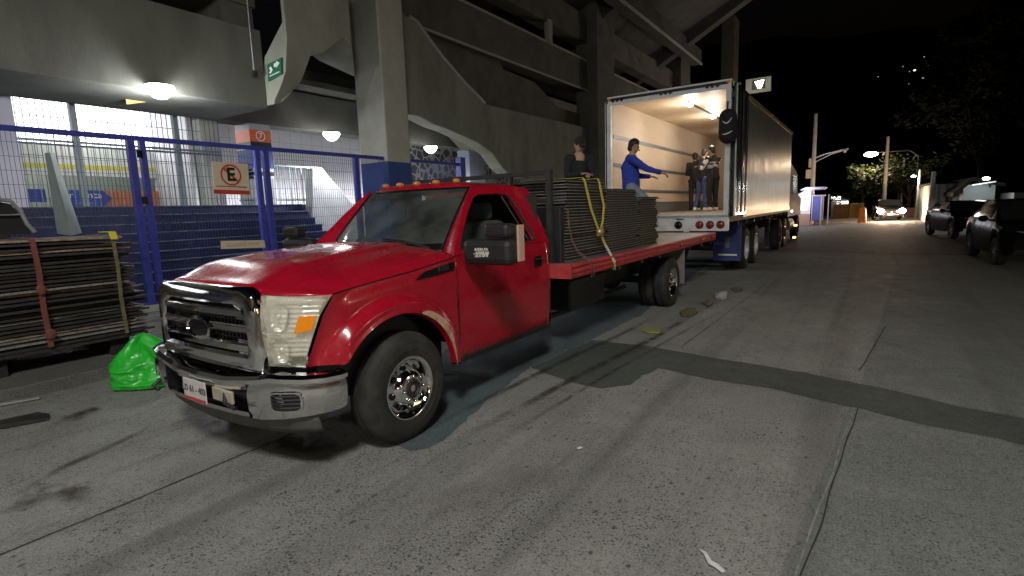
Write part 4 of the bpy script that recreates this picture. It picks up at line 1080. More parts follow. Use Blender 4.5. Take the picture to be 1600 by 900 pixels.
for y in (2.75, 3.55, 4.35, 5.1, 6.7, 7.5, 8.2):
    b = MB(); b.tube([(1.13, y, DZ - .15), (1.14, y, DZ - .19), (1.14, y + .05, DZ - .19), (1.13, y + .05, DZ - .15)], .009, 6); b.build('rope_hook', DARKM, bed)
# side marker lamps
for y in (6.1, 7.4, 8.2):
    b = MB(); b.lathe([(0, .028), (.012, .022), (.016, .004)], (1.156, y, DZ - .075), (1, 0, 0), 12); b.build('side_lamp', REDL, bed)
# headboard
hbd = MB()
for x in (-1.08, -.36, .36, .86): hbd.box((x - .03, 2.30, DZ), (x + .03, 2.36, 2.06))
for z in (1.10, 1.42, 1.74, 2.03): hbd.box((-1.08, 2.305, z - .02), (.86, 2.355, z + .025))
hb_ = tp('headboard', hbd, DARKM)
b = MB(); b.box((-1.05, 2.325, 1.1), (.85, 2.335, 1.62)); b.build('headboard_plate', mat('black_painted_plate', (.012, .012, .013), .45, var=.3, scale=7), hb_)
# mudflaps
for sgn in (1, -1):
    b = MB(); b.box((sgn * .62, 6.48, .30), (sgn * 1.12, 6.50, .93)); tp('mudflap', b, mat('grey_mudflap', (.20, .18, .165), .7, var=.2, scale=8))
# interior
INT = mat('interior_grey', (.04, .045, .042), .8, var=.15)
b = MB(); b.box((-.86, .66, 1.12), (.86, .95, 1.33)); tp('dashboard', b, mat('dark_dash', (.03, .03, .03), .7), bevel=.05)
b = MB(); b.lathe([(0, .0), (0, .001)], (0, 0, 0), (0, 0, 1), 4)
sw = MB(); cc_ = Vector((.42, 1.05, 1.36)); nrm = Vector((0, .85, .5)).normalized(); u_ = Vector((1, 0, 0)); v_ = nrm.cross(u_)
sw.tube([cc_ + (u_ * math.cos(t * PI / 12) + v_ * math.sin(t * PI / 12)) * .19 for t in range(25)], .015, 8); sw.bar(cc_ - u_ * .19, cc_ + u_ * .19, .03); sw.tube([cc_, cc_ + nrm * -.25 + Vector((0, -.05, -.1))], .03); tp('steering_wheel', sw, BLACKP, smooth=60)
for x in (.44, -.44):
    b = MB(); b.box((x - .26, 1.15, .95), (x + .26, 1.62, 1.10)); b.box((x - .25, 1.58, 1.05), (x + .25, 1.74, 1.56)); b.box((x - .13, 1.62, 1.56), (x + .13, 1.72, 1.74)); tp('seat', b, INT, bevel=.05)
b = MB(); b.ball((-.30, .78, 1.36), .11, sc=(1, .8, .8)); tp('dash_hump', b, INT, smooth=60)  # dark rounded hump on the dashboard
b = MB(); b.box((-.90, .5, .62), (.90, 2.11, .66)); b.box((-.9, .60, .6), (.9, .64, 1.30)); tp('cab_floor', b, BLACKG)
# ================================================================== STACKS OF STAGE PANELS
PM = {}
def panel_mesh(lx, ly, th, body, edge, key):
    if key in PM: return PM[key]
    b = MB(); b.box((-lx / 2, -ly / 2, 0), (lx / 2, ly / 2, th * .30), 0)
    b.box((-lx / 2 + .02, -ly / 2 + .02, th * .30), (lx / 2 - .02, ly / 2 - .02, th * .93), 0)
    e = .006
    for x in (-1, 1): b.box((x * (lx / 2 + (e if x > 0 else 0)) , -ly / 2, th * .02), (x * (lx / 2 + (0 if x > 0 else e)), ly / 2, th * .30), 1)
    for y in (-1, 1): b.box((-lx / 2, y * (ly / 2 + (e if y > 0 else 0)), th * .02), (lx / 2, y * (ly / 2 + (0 if y > 0 else e)), th * .26), 1)
    o = b.build('stage_panel', [body, edge]); me = o.data; bpy.data.objects.remove(o); PM[key] = me
    return me
def stack(cx, cy, z0, z1, lx, ly, n, key, name, lab, top, group, seed, cat, body=PANELB, edge=PANELE, jx=.018, jr=.9, lean=0):
    rnd = random.Random(seed); th = (z1 - z0) / n; me = panel_mesh(lx, ly, th, body, edge, key)
    for i in range(n):
        o = bpy.data.objects.new(name, me); COL.objects.link(o)
        o.location = (cx + rnd.uniform(-jx, jx) + lean * i / n, cy + rnd.uniform(-jx, jx) * 1.6, z0 + th * i)
        o.rotation_euler = (0, 0, R(rnd.uniform(-jr, jr)) + (PI if rnd.random() < .5 else 0))
        tag(o, top if i == n - 1 else (lab.replace('within the', 'at the very bottom of the') if i == 0 else lab), cat, group)
stack(.42, 3.02, DZ + .004, 1.97, 1.10, 1.04, 27, 'p1', 'stage_panel', 'black panel within the tall strapped stack right behind the headboard', 'topmost black panel of the strapped stack right behind the headboard', 'black panels stacked on the truck bed', 1, 'panel')
stack(.42, 4.13, DZ + .004, 1.88, 1.10, 1.08, 26, 'p2', 'stage_panel', 'black panel within the middle stack on the truck bed', 'topmost black panel of the middle stack below the seated man in blue', 'black panels stacked on the truck bed', 2, 'panel')
stack(.42, 5.13, DZ + .004, 1.78, 1.10, .82, 21, 'p3', 'stage_panel', 'black panel within the rearmost and lowest stack on the truck bed', 'topmost black panel of the rearmost stack on the truck bed', 'black panels stacked on the truck bed', 3, 'panel', edge=mat('yellowish_panel_edge', (.17, .165, .10), .6, .1, var=.6, scale=20, stretch=(3, 3, 1)), jx=.02, jr=.8)
stack(-.62, 3.05, DZ + .004, 1.86, .92, 1.1, 22, 'p4', 'stage_panel', 'dark panel within the far side stack behind the headboard', 'topmost dark panel of the far side stack behind the headboard', 'dark panels on the far side of the truck bed', 4, 'panel', body=mat('maroon_panel', (.05, .010, .012), .6, var=.4, scale=8))
# low crate of panels between headboard and first stack
b = MB(); b.box((-.1, 2.375, DZ + .004), (.96, 2.47, 1.66)); 
o = b.build('sheet_panel', mat('upright_black_sheet', (.014, .014, .016), .5, var=.3, scale=6), bevel=.01); tag(o, 'upright black sheet wedged between headboard and the first panel stack', 'sheet')
# yellow ratchet strap over the first stack
b = MB()
def strap(b, pts, w, th=.004, side=(0, 1, 0)):
    pts = [Vector(p) for p in pts]
    for p, q in zip(pts, pts[1:]):
        s_ = Vector(side) * w / 2; d = (q - p); nn = d.cross(Vector(side)).normalized() * th
        b.add([p - s_, p + s_, q + s_, q - s_, p - s_ + nn, p + s_ + nn, q + s_ + nn, q - s_ + nn], [(0, 1, 2, 3), (7, 6, 5, 4), (0, 4, 5, 1), (1, 5, 6, 2), (2, 6, 7, 3), (3, 7, 4, 0)])
strap(b, [(-.15, 2.90, 1.985), (.985, 2.86, 1.985), (1.0, 2.88, 1.97), (1.02, 3.02, 1.62), (1.03, 3.20, 1.37)], .055)
strap(b, [(-.15, 3.28, 1.985), (.985, 3.26, 1.985), (1.0, 3.27, 1.97), (1.03, 3.35, 1.66), (1.035, 3.30, 1.48), (1.035, 3.22, 1.37)], .055)
strap(b, [(1.035, 3.21, 1.38), (1.06, 3.27, 1.24), (1.165, 3.34, .98), (1.165, 3.36, .93)], .05)
sp = b.build('ratchet_strap', YEL); tag(sp, 'yellow ratchet strap looped over the first panel stack and hooked to the red rail', 'strap')
b = MB(); b.box((1.02, 3.16, 1.31), (1.06, 3.27, 1.41)); b.ball((1.045, 3.20, 1.36), .05); b.build('ratchet_buckle', mat('brass_buckle', (.5, .38, .15), .4, .7), sp)
b = MB(); strap(b, [(1.075, 3.28, 1.20), (1.172, 3.345, .985)], .054, .006); b.build('pale_webbing_end', mat('pale_webbing', (.62, .58, .50), .7), sp)
b = MB(); b.tube([(1.165, 3.34, .93), (1.17, 3.36, .90), (1.15, 3.38, .89), (1.13, 3.37, .91)], .009, 6); b.build('hook', STEEL, sp)
# chain
ch = MB()
cp = [Vector(p) for p in ((.985, 2.50, 1.62), (.99, 2.52, 1.45), (1.0, 2.56, 1.30), (1.04, 2.64, 1.16), (1.165, 2.70, 1.06), (1.17, 2.73, .95), (1.17, 2.78, .87))]
tot = 0; pts = []
for p, q in zip(cp, cp[1:]):
    k = max(1, int((q - p).length / .028)); pts += [p.lerp(q, t / k) for t in range(k)]
for i, p in enumerate(pts[:-1]):
    d = (pts[i + 1] - p).normalized(); s_ = d.cross(Vector((1, 0, 0) if i % 2 else (0, 1, 0))).normalized(); L = .02
    ch.tube([p + d * (math.cos(t * PI / 4) * L) + s_ * (math.sin(t * PI / 4) * .010) for t in range(9)], .0035, 5)
tag(ch.build('chain', mat('rusty_chain', (.22, .14, .09), .6, .5, var=.3)), 'short rusty chain hanging down beside the first panel stack to the red rail', 'chain')

# ---- board stack on the sidewalk at the left
rnd = random.Random(11)
n = 30; z0 = .33; z1 = 1.52
for i in range(n):
    th = (z1 - z0) / n; z = z0 + th * i
    lx = 1.25; ya = -2.75 + rnd.uniform(-.06, .06); yb = .10 + rnd.uniform(-.16, .06) + (.05 if i < 18 else -.02); xf = -3.5 + rnd.uniform(-.09, .03)
    b = MB(); pale = rnd.random(); edge = WOODE if (pale < .14 or i > n - 2) else (PANELE if pale < .45 else DARKM)
    sag = rnd.uniform(-.006, .006); K = 10; rings = []
    for k in range(K + 1):
        t = k / K; y = lerp(ya, yb, t); w = rnd.uniform(-.006, .006); zz = z + sag * math.sin(PI * t) + noise.noise(Vector((y * 1.5, i, 0))) * .006 + (.02 * (1 - t) * (i > n - 3))
        rings.append([(xf + w, y, zz), (xf + w, y, zz + th * .62), (xf - lx, y, zz + th * .62), (xf - lx, y, zz)])
    b.loft(rings, 0)
    fs = [q for q in range(len(b.f))]
    for q in fs:
        if q % 4 == 0 and q < K * 4: b.m[q] = 1
    b.m[-1] = 1; b.m[-2] = 1
    o = b.build('plywood_board', [WOODD, edge])
    tag(o, 'warped %s board %s the strapped stack on the sidewalk' % ({'pale_board_edge': 'pale edged', 'worn_panel_edge': 'grey edged', 'dark_steel': 'dark edged'}[edge.name], 'near the top of' if i > 20 else 'halfway up' if i > 10 else 'low in') if i < n - 1 else 'topmost worn brown board of the strapped stack on the sidewalk', 'board', 'worn boards strapped in a stack on the sidewalk')
for k, (x0, y0) in enumerate(((-3.58, -2.5), (-3.58, -1.25), (-3.58, -.15))):
    b = MB(); b.box((x0 - 1.15, y0 - .1, .13), (x0, y0 + .1, .325))
    tag(b.build('timber_bearer', mat('black_timber', (.014, .013, .012), .8, var=.3), bevel=.01), ['thick black timber under the left end of the board stack', 'thick black timber under the middle of the board stack', 'thick black timber under the right end of the board stack nearest the truck'][k], 'timber', 'timbers under the board stack')
OLIVE = mat('olive_webbing', (.13, .125, .05), .8, var=.4, scale=20)
for (y, mm, lb, w) in ((-.83, ORW, 'faded red brown strap round the board stack at the left', .05), (-.13, OLIVE, 'yellow strap round the right end of the board stack', .04)):
    b = MB(); strap(b, [(-4.2, y, z1 + .012), (-3.46, y, z1 + .012), (-3.445, y, z1 - .02), (-3.435, y + .01, 1.2), (-3.44, y, .8), (-3.435, y + .01, .38)], w)
    if mm is ORW: b.ball((-3.41, y, 1.0), .045, sc=(.5, 1, 1.4)); b.ball((-3.41, y + .02, .52), .05, sc=(.5, 1, 1.2))
    so = b.build('tie_strap', mm); tag(so, lb, 'strap')
    if mm is OLIVE:
        b = MB(); strap(b, [(-3.75, y + .01, z1 + .03), (-3.44, y, z1 + .03), (-3.425, y + .01, z1 - .05)], .075, .012); b.build('yellow_sleeve', mat('yellow_sleeve', (.62, .54, .04), .6, var=.1), so, bevel=.004)
# things behind the stack: dark box and a curved chair frame
b = MB(); b.box((-5.5, -2.6, .13), (-5.0, -.62, 1.90)); tag(b.build('dark_cabinet', mat('dark_grey_laminate', (.02, .02, .022), .7, var=.2), bevel=.02), 'dark grey cabinet standing behind the board stack at the left edge', 'cabinet')
b = MB(); P0 = [at(x, y, 0, -4.3) for x, y in ((-30, 320), (0, 312), (18, 314), (32, 330), (42, 350), (54, 363))]
b.tube(P0, .022, 8); b.tube([at(x, y, 0, -4.3) for x, y in ((-30, 337), (20, 336), (34, 335))], .012, 6)
fr = b.build('chair_frame', STEEL, smooth=60); tag(fr, 'curved pale metal chair frame lying on top of the board stack at the left edge', 'chair')
b = MB(); PP = [at(x, y, 0, -4.33) for x, y in ((-60, 366), (-30, 324), (0, 316), (17, 319), (30, 336), (50, 366))]
b.add(PP + [p + Vector((-.03, 0, 0)) for p in PP], [(0, 1, 2, 3, 4, 5), (11, 10, 9, 8, 7, 6)] + [(i, 6 + i, 6 + (i + 1) % 6, (i + 1) % 6) for i in range(6)]); b.build('chair_back', BLACKF, fr)

# ---- green bag
b = MB(); rnd = random.Random(4)
c0 = Vector((-2.42, -.33, 0))
bmv = []
N = 26
rings = []
axu = Vector((.80, .60, 0)); axv = Vector((-.60, .80, 0))
prof = [(0.0, .30, .13), (.015, .345, .165), (.06, .365, .18), (.11, .37, .18), (.22, .33, .15), (.32, .24, .11), (.39, .14, .07), (.44, .06, .03), (.46, .012, .012)]
N = 110; ZN = 56
def ridged(p, s_): return 1 - abs(noise.noise(p * s_)) * 2
for zi in range(ZN + 1):
    q = zi / ZN; z = .46 * q
    a_ = interp([(z_, a) for z_, a, c in prof], z); c_ = interp([(z_, c) for z_, a, c in prof], z); ring_ = []
    for t in range(N):
        an = 2 * PI * t / N; dr = Vector((math.cos(an), math.sin(an), 0)); P_ = Vector((dr.x, dr.y, z * 3.2))
        f = 1 + .26 * noise.noise(P_ * 1.3 + Vector((3, 0, 0))) + .13 * (ridged(P_ + Vector((0, 5, 1)), 1.9) - .6) + .055 * (ridged(P_ + Vector((2, 0, 7)), 4.3) - .6) + .02 * noise.noise(P_ * 14)
        zz = z * (1 + .10 * math.sin(an * 2 + 1) + .08 * noise.noise(P_ * 1.7)) if z > .02 else z
        ring_.append(c0 + axu * (math.cos(an) * a_ * f - .05 * q) + axv * (math.sin(an) * (c_ + .04) * f * 1.4) + Vector((0, 0, zz + .004)))
    rings.append(ring_)
b.loft(rings); gb = b.build('plastic_bag', GREEN, smooth=70)
tag(gb, 'crumpled bright green plastic bag on the ground beside the chrome bumper', 'bag')

# ================================================================== BOX TRAILER
tr = empty('box_trailer', (0, 12, 0), 'white box trailer, rear doors open, plywood lined, backed up to the truck bed', 'trailer')
def rp(name, mb, m, par=None, **k):
    o = mb.build(name, m, **k)
    if par: o.parent = par
    else: sub(tr, o)
    return o
TX0, TX1, TY0, TY1, TZ0, TZ1 = -1.28, 1.32, 8.85, 18.9, 1.36, 4.04
b = MB(); b.box((TX0, TY0 + .12, TZ0 - .10), (TX1, TY1, TZ0 + .08)); rp('floor', b, mat('trailer_floor', (.22, .17, .12), .6, var=.3, scale=5))
b = MB(); b.box((TX0 + .001, TY0 + .1, TZ0 + .1), (TX0 + .03, TY1, TZ1 - .02)); b.box((TX1 - .03, TY0 + .1, TZ0 + .0), (TX1 + .0, TY1, TZ1 - .02)); rp('side_skin', b, TRSKIN)
b = MB(); b.box((TX0, TY0 + .1, TZ1 - .03), (TX1, TY1, TZ1)); b.box((TX0, TY1 - .03, TZ0), (TX1, TY1, TZ1 - .03)); rp('roof', b, mat('trailer_roof', (.55, .56, .55), .5))
b = MB(); b.box((TX0 + .035, TY0 + .12, TZ0 + .08), (TX0 + .06, TY1 - .04, TZ1 - .06)); b.box((TX1 - .06, TY0 + .12, TZ0 + .08), (TX1 - .035, TY1 - .04, TZ1 - .06)); b.box((TX0 + .06, TY1 - .06, TZ0 + .08), (TX1 - .06, TY1 - .04, TZ1 - .06)); rp('plywood_lining', b, PLY)
b = MB(); b.box((TX0 + .06, TY0 + .12, TZ1 - .06), (TX1 - .06, TY1 - .06, TZ1 - .04)); rp('ceiling_lining', b, mat('ceiling_sheet', (.66, .50, .33), .5, var=.08))
for z in (1.58, 1.98, 2.55, 3.18):
    b = MB()
    if z < 1.6: b.box((TX0 + .06, TY0 + .14, TZ0 + .08), (TX0 + .075, TY1 - .07, 1.74))
    else:
        b.box((TX0 + .06, TY0 + .14, z), (TX0 + .072, TY1 - .07, z + .085)); b.box((TX0 + .072, TY0 + .14, z + .02), (TX0 + .075, TY1 - .07, z + .03)); b.box((TX0 + .072, TY0 + .14, z + .055), (TX0 + .075, TY1 - .07, z + .065))
    rp('lashing_rail', b, mat('rail_steel', (.20, .21, .215), .5, .5, var=.15, scale=12))
# rear frame
b = MB(); b.box((TX0, TY0, TZ0 - .03), (TX0 + .055, TY0 + .12, TZ1)); 
rp('rear_post', b, WHITEP, bevel=.006)
b = MB(); b.box((TX0 - .05, TY0 + .03, TZ0 + .05), (TX0 - .012, TY0 + .10, TZ1 - .12)); rp('rear_post', b, WHITEP, bevel=.006)
b = MB(); b.box((TX1 - .10, TY0, TZ0 - .03), (TX1, TY0 + .12, TZ1)); rp('rear_post', b, WHITEP, bevel=.006)
b = MB(); b.box((TX0, TY0 - .003, TZ1 - .16), (TX1, TY0 + .123, TZ1 - .03)); hdr = rp('header', b, WHITEP)
b = MB(); b.box((TX0 + .02, TY0 - .012, TZ1 - .075), (TX1 - .06, TY0 - .004, TZ1 - .02)); b.build('black_strip', BLACKP, hdr)
b = MB(); b.box((TX0 - .01, TY0 - .03, TZ1 - .02), (TX1 + .01, TY0 + .13, TZ1 + .012)); b.build('rain_lip', WHITEP, hdr)
for c_ in ((TX0 + .22), (TX0 + 1.30), (TX1 - .36)):
    for k in range(3):
        q = MB(); q.lathe([(0, .035), (.02, .03), (.028, .006)], (c_ + .10 * k - .1, TY0 - .012, TZ1 - .075), (0, -1, 0), 12); q.build('clearance_lamp', BLACKG, hdr)
for x in (TX0 + .05, TX1 - .06):
    q = MB(); q.box((x - .03, TY0 - .035, TZ1 - .05), (x + .03, TY0 - .01, TZ1 - .01)); q.build('corner_lamp', AMBER, hdr)
b = MB(); b.box((TX0, TY0 - .02, TZ0 - .28), (TX1, TY0 + .12, TZ0 + .075)); sill = rp('rear_sill', b, WHITEP, bevel=.008)
b = MB(); b.box((TX0, TY0 - .03, TZ0 + .0), (TX1, TY0 - .018, TZ0 + .05)); b.build('sill_edge', mat('worn_sill_steel', (.38, .39, .39), .5, .4, var=.2), sill)
for x, mm in ((.32, BLACKG), (.76, REDL), (.97, REDL), (1.18, REDL), (-1.1, REDL), (-.9, REDL), (-.7, REDL)):
    q = MB(); q.lathe([(-.004, .085), (.012, .082), (.012, .070)], (x, TY0 - .02, TZ0 - .15), (0, -1, 0), 24); w_ = q.build('tail_lamp', BLACKP, sill)
    q = MB(); q.lathe([(.01, .069), (.022, .06), (.03, .03), (.031, .002)], (x, TY0 - .02, TZ0 - .15), (0, -1, 0), 24); q.build('lens', mm, w_, smooth=60)
for x in (.50, -.45):
    q = MB(); q.box((x - .06, TY0 - .05, TZ0 - .30), (x + .06, TY0 - .02, TZ0 + .0)); q.build('sill_bracket', WHITEP, sill)
for x in (.36, -.3): 
    q = MB(); q.tube([(x - .08, TY0 - .03, TZ0 - .02), (x + .1, TY0 - .035, TZ0 - .03)], .012, 6); q.build('latch', DARKM, sill)
# ceiling lamp strip
b = MB(); b.box((.08, 10.2, 3.955), (.13, 15.2, 3.98)); ls = rp('lamp_strip', b, DARKM)
for y in (10.35, 12.6):
    q = MB(); q.lathe([(0, .06), (-.02, .085), (-.05, .075), (-.07, .03)], (.105, y, 3.955), (0, 0, 1), 16); q.build('ceiling_lamp', LAMPS, ls, smooth=60)
    light('POINT', (.105, y, 3.50), P_TRAILER, (1, .95, .86), .12, tr, name='trailer_lamp_light')
light('POINT', (.105, 16.0, 3.7), P_TRAILER * .35, (1, .93, .82), .07, tr, name='trailer_lamp_light')
# right door folded back along the side, left door too
for sgn, x0, x1 in ((1, TX1 + .035, TX1 + .085), (-1, TX0 - .10, TX0 - .055)):
    b = MB(); b.box((x0, TY0 + .08, TZ0 + .02), (x1, TY0 + 1.42, TZ1 - .06)); d = rp('rear_door', b, mat('polished_door_skin', (.16, .19, .185), .18, .8, var=.35, scale=1.2, dirt=(.05, .07, .06), dscale=1.6, damt=.8, bump=.1, bscale=4, stretch=(1, 2.2, .35)), bevel=.006)
    xo = x1 if sgn > 0 else x0
    b = MB(); b.box((min(xo, xo + sgn * .012), TY0 + .08, TZ0 + .03), (max(xo, xo + sgn * .012), TY0 + .16, TZ1 - .07)); b.build('door_edge', WHITEP, d)
    for yy in (TY0 + .65, TY0 + 1.1):
        b = MB(); b.tube([(xo + sgn * .03, yy, TZ0 + .08), (xo + sgn * .03, yy, TZ1 - .15)], .014, 8); b.build('lock_rod', DARKM, d)
b = MB()
for z in (1.6, 2.3, 3.0, 3.7): b.box((TX1, TY0 + .02, z), (TX1 + .05, TY0 + .09, z + .12))
rp('door_hinge', b, DARKM)
b = MB(); b.box((TX1, TY0 + 1.45, TZ0 - .03), (TX1 + .02, TY1, TZ0 + .09)); rp('lower_side_rail', b, mat('side_rail_alu', (.42, .38, .28), .4, .6, var=.2))
b = MB(); b.box((TX1, TY0 + .12, TZ1 - .10), (TX1 + .02, TY1, TZ1 - .01)); rp('upper_side_rail', b, mat('top_rail_yellow', (.48, .46, .16), .4, .5, var=.2))
for y in (TY0 + 1.6, 14, 18.7):
    b = MB(); b.box((TX1 + .02, y, TZ1 - .08), (TX1 + .04, y + .1, TZ1 - .03)); rp('side_lamp', b, AMBER)
# underside
b = MB(); b.box((-.5, 9.0, .95), (-.38, 18.5, 1.25)); b.box((.38, 9.0, .95), (.5, 18.5, 1.25)); b.tube([(-1.1, 11.6, .52), (1.1, 11.6, .52)], .08); b.tube([(-1.1, 12.95, .52), (1.1, 12.95, .52)], .08)
b.box((TX0 + .02, 9.0, 1.1), (TX1 - .02, 9.1, 1.25))
for y in range(10, 19): b.box((TX0 + .02, y, 1.16), (TX1 - .02, y + .08, 1.26))
rp('undercarriage', b, DARKM)
b = MB(); b.box((.9, 16.4, .2), (1.02, 16.55, 1.2)); b.box((-1.02, 16.4, .2), (-.9, 16.55, 1.2)); rp('landing_leg', b, DARKM)
TWHITE = mat('white_wheel_disc', (.62, .64, .66), .45, .2, var=.1)
for y in (11.6, 12.95):
    for s in (1, -1):
        for xx in (1.10, .80):
            c_ = (xx * s, y, .52); a = MB()
            a.lathe([(-.11, .29), (-.12, .4), (-.10, .50), (-.07, .52), (.07, .52), (.10, .50), (.12, .4), (.11, .29)], c_, (s, 0, 0), 36, caps=False)
            w_ = rp('wheel', a, RUBBER, smooth=40)
            q = MB(); q.lathe([(-.05, .28), (.10, .29), (.11, .30), (.112, .285), (.03, .27), (-.0, .2), (-.02, .12), (.05, .11), (.07, .05)], c_, (s, 0, 0), 36)
            rm_ = q.build('rim', TWHITE, smooth=50); rm_.parent = w_
    
for s in (1, -1):
    b = MB(); b.box((s * .66, 10.5, .30), (s * 1.28, 10.53, 1.24)); f_ = rp('mudflap', b, mat('navy_mudflap', (.035, .05, .18), .6, var=.2, scale=5))
    b = MB(); b.box((s * .78, 10.495, .42), (s * 1.20, 10.498, .46)); b.build('white_line', SIGNW, f_)
    b = MB(); b.box((s * .93, 10.495, .6), (s * 1.03, 10.498, .86)); b.box((s * .90, 10.4945, .80), (s * 1.06, 10.4975, .84)); b.build('faded_mark', mat('faded_grey_print', (.16, .17, .24), .6), f_)
# ---- tractor in front of the trailer
tc_ = empty('tractor_unit', (0, 21, 0), 'dark tractor unit hidden ahead of the box trailer with orange marker lamps', 'truck')
def cp_(name, mb, m, **k): o = mb.build(name, m, **k); sub(tc_, o); return o
b = MB(); b.prism([(19.4, 1.0), (21.2, 1.0), (24.0, 1.0), (24.1, 1.75), (22.6, 1.95), (22.2, 2.75), (19.6, 3.1), (19.4, 2.9)], 0, -1.15, 1.22); cp_('cab', b, mat('dark_cab_paint', (.012, .012, .014), .5, spec=.01), bevel=.06)
b = MB(); b.box((1.225, 20.6, 1.9), (1.235, 21.9, 2.6)); cp_('side_window', b, BLACKG)
b = MB(); b.box((-.5, 16.5, .7), (.5, 24.0, .98)); cp_('frame', b, DARKM)
for y in (17.6, 18.9, 23.2):
    for s in (1, -1):
        a = MB(); a.lathe([(-.14, .29), (-.14, .46), (-.10, .52), (.10, .52), (.14, .46), (.14, .29)], (1.08 * s, y, .52), (s, 0, 0), 32, caps=False); w_ = a.build('wheel', RUBBER, smooth=40); sub(tc_, w_)
        q = MB(); q.lathe([(-.05, .28), (.13, .29), (.135, .27), (.03, .2), (.05, .08)], (1.08 * s, y, .52), (s, 0, 0), 32); rm_ = q.build('rim', CHROME_D, smooth=50); rm_.parent = w_
b = MB(); b.lathe([(0, .28), (1.3, .28)], (1.0, 19.8, .75), (0, 1, 0), 24); cp_('fuel_tank', b, mat('dull_tank', (.12, .12, .12), .5, .5), smooth=40)
for (px, py, mm) in ((1243, 352, mat('orange_marker_glow', (1, .4, .1), .3, emit=(1, .35, .12), es=9)), (1241, 371, mat('orange_marker_glow', (1, .4, .1))), (1236, 330, LAMPS)):
    p = at(px, py, 1, 19.3 if py > 340 else 20.5); b = MB(); b.box((p.x - .05, p.y - .02, p.z - .03), (p.x + .05, p.y + .02, p.z + .03)); cp_('marker_lamp', b, mm)

# ================================================================== PEOPLE
def capsule(b, p, q, r0, r1, n=14):
    p = Vector(p); q = Vector(q); d = q - p; L = d.length
    if L < 1e-5: d = Vector((0, 0, 1)); L = 1e-5
    d = d.normalized(); ref = Vector((0, 0, 1)) if abs(d.z) < .9 else Vector((1, 0, 0)); a = d.cross(ref).normalized(); c = a.cross(d)
    rings = []
    for k in range(5):
        t = -PI / 2 + (PI / 2) * k / 4; rr = max(r0 * math.cos(t), r0 * .05); o = p + d * (math.sin(t) * r0); rings.append((o, rr))
    for k in range(5):
        t = (PI / 2) * k / 4; rr = max(r1 * math.cos(t), r1 * .05); o = q + d * (math.sin(t) * r1); rings.append((o, rr))
    b.loft([[o + (a * math.cos(2 * PI * t / n) + c * math.sin(2 * PI * t / n)) * rr for t in range(n)] for o, rr in rings])
def remeshed(b, name, m, parent, vox, smooth=4, folds=0):
    o = b.build(name, m)
    md = o.modifiers.new('r', 'REMESH'); md.mode = 'VOXEL'; md.voxel_size = vox; md.use_smooth_shade = True
    if smooth: s_ = o.modifiers.new('s', 'SMOOTH'); s_.iterations = smooth; s_.factor = .5
    bpy.context.view_layer.update()
    me = bpy.data.meshes.new_from_object(o.evaluated_get(bpy.context.evaluated_depsgraph_get()))
    bpy.data.objects.remove(o); me.materials.clear(); me.materials.append(m)
    if folds:
        nn = [v.normal.copy() for v in me.vertices]
        for v, n_ in zip(me.vertices, nn):
            p = v.co; w = noise.noise(Vector((p.x * 9, p.y * 9, p.z * 16))) * .6 + (1 - abs(noise.noise(Vector((p.x * 6 + 3, p.y * 6, p.z * 13)))) * 3) * .5
            v.co = p + n_ * w * folds
    me.polygons.foreach_set('use_smooth', [True] * len(me.polygons))
    o = bpy.data.objects.new(name, me); COL.objects.link(o); o.parent = parent
    return o
def hand(b, wrist, d, palm_n, curl=.6, side=1):
    """palm and five fingers; d direction of the hand, palm_n palm normal"""
    d = Vector(d).normalized(); pn = Vector(palm_n); pn = (pn - d * pn.dot(d)).normalized(); s_ = d.cross(pn).normalized() * side
    w = Vector(wrist); pc = w + d * .085
    for k in (-1.5, -.5, .5, 1.5): capsule(b, w + s_ * k * .013 + d * .01, pc + s_ * k * .021, .014, .0125, 8)
    for k, L in ((-1.5, .058), (-.5, .075), (.5, .080), (1.5, .072)):
        p0 = pc + s_ * k * .021; p1 = p0 + (d * math.cos(curl * .5) + pn * math.sin(curl * .5)) * L * .5
        p2 = p1 + (d * math.cos(curl * 1.5) + pn * math.sin(curl * 1.5)) * L * .5
        capsule(b, p0, p1, .0098, .009, 8); capsule(b, p1, p2, .009, .0078, 8)
    t0 = w + s_ * .024 + d * .025; t1 = t0 + (s_ * .75 + d * .6 + pn * .25).normalized() * .04; t2 = t1 + (s_ * .25 + d * .9 + pn * .35).normalized() * .032
    capsule(b, t0, t1, .013, .0105, 8); capsule(b, t1, t2, .0105, .0085, 8)
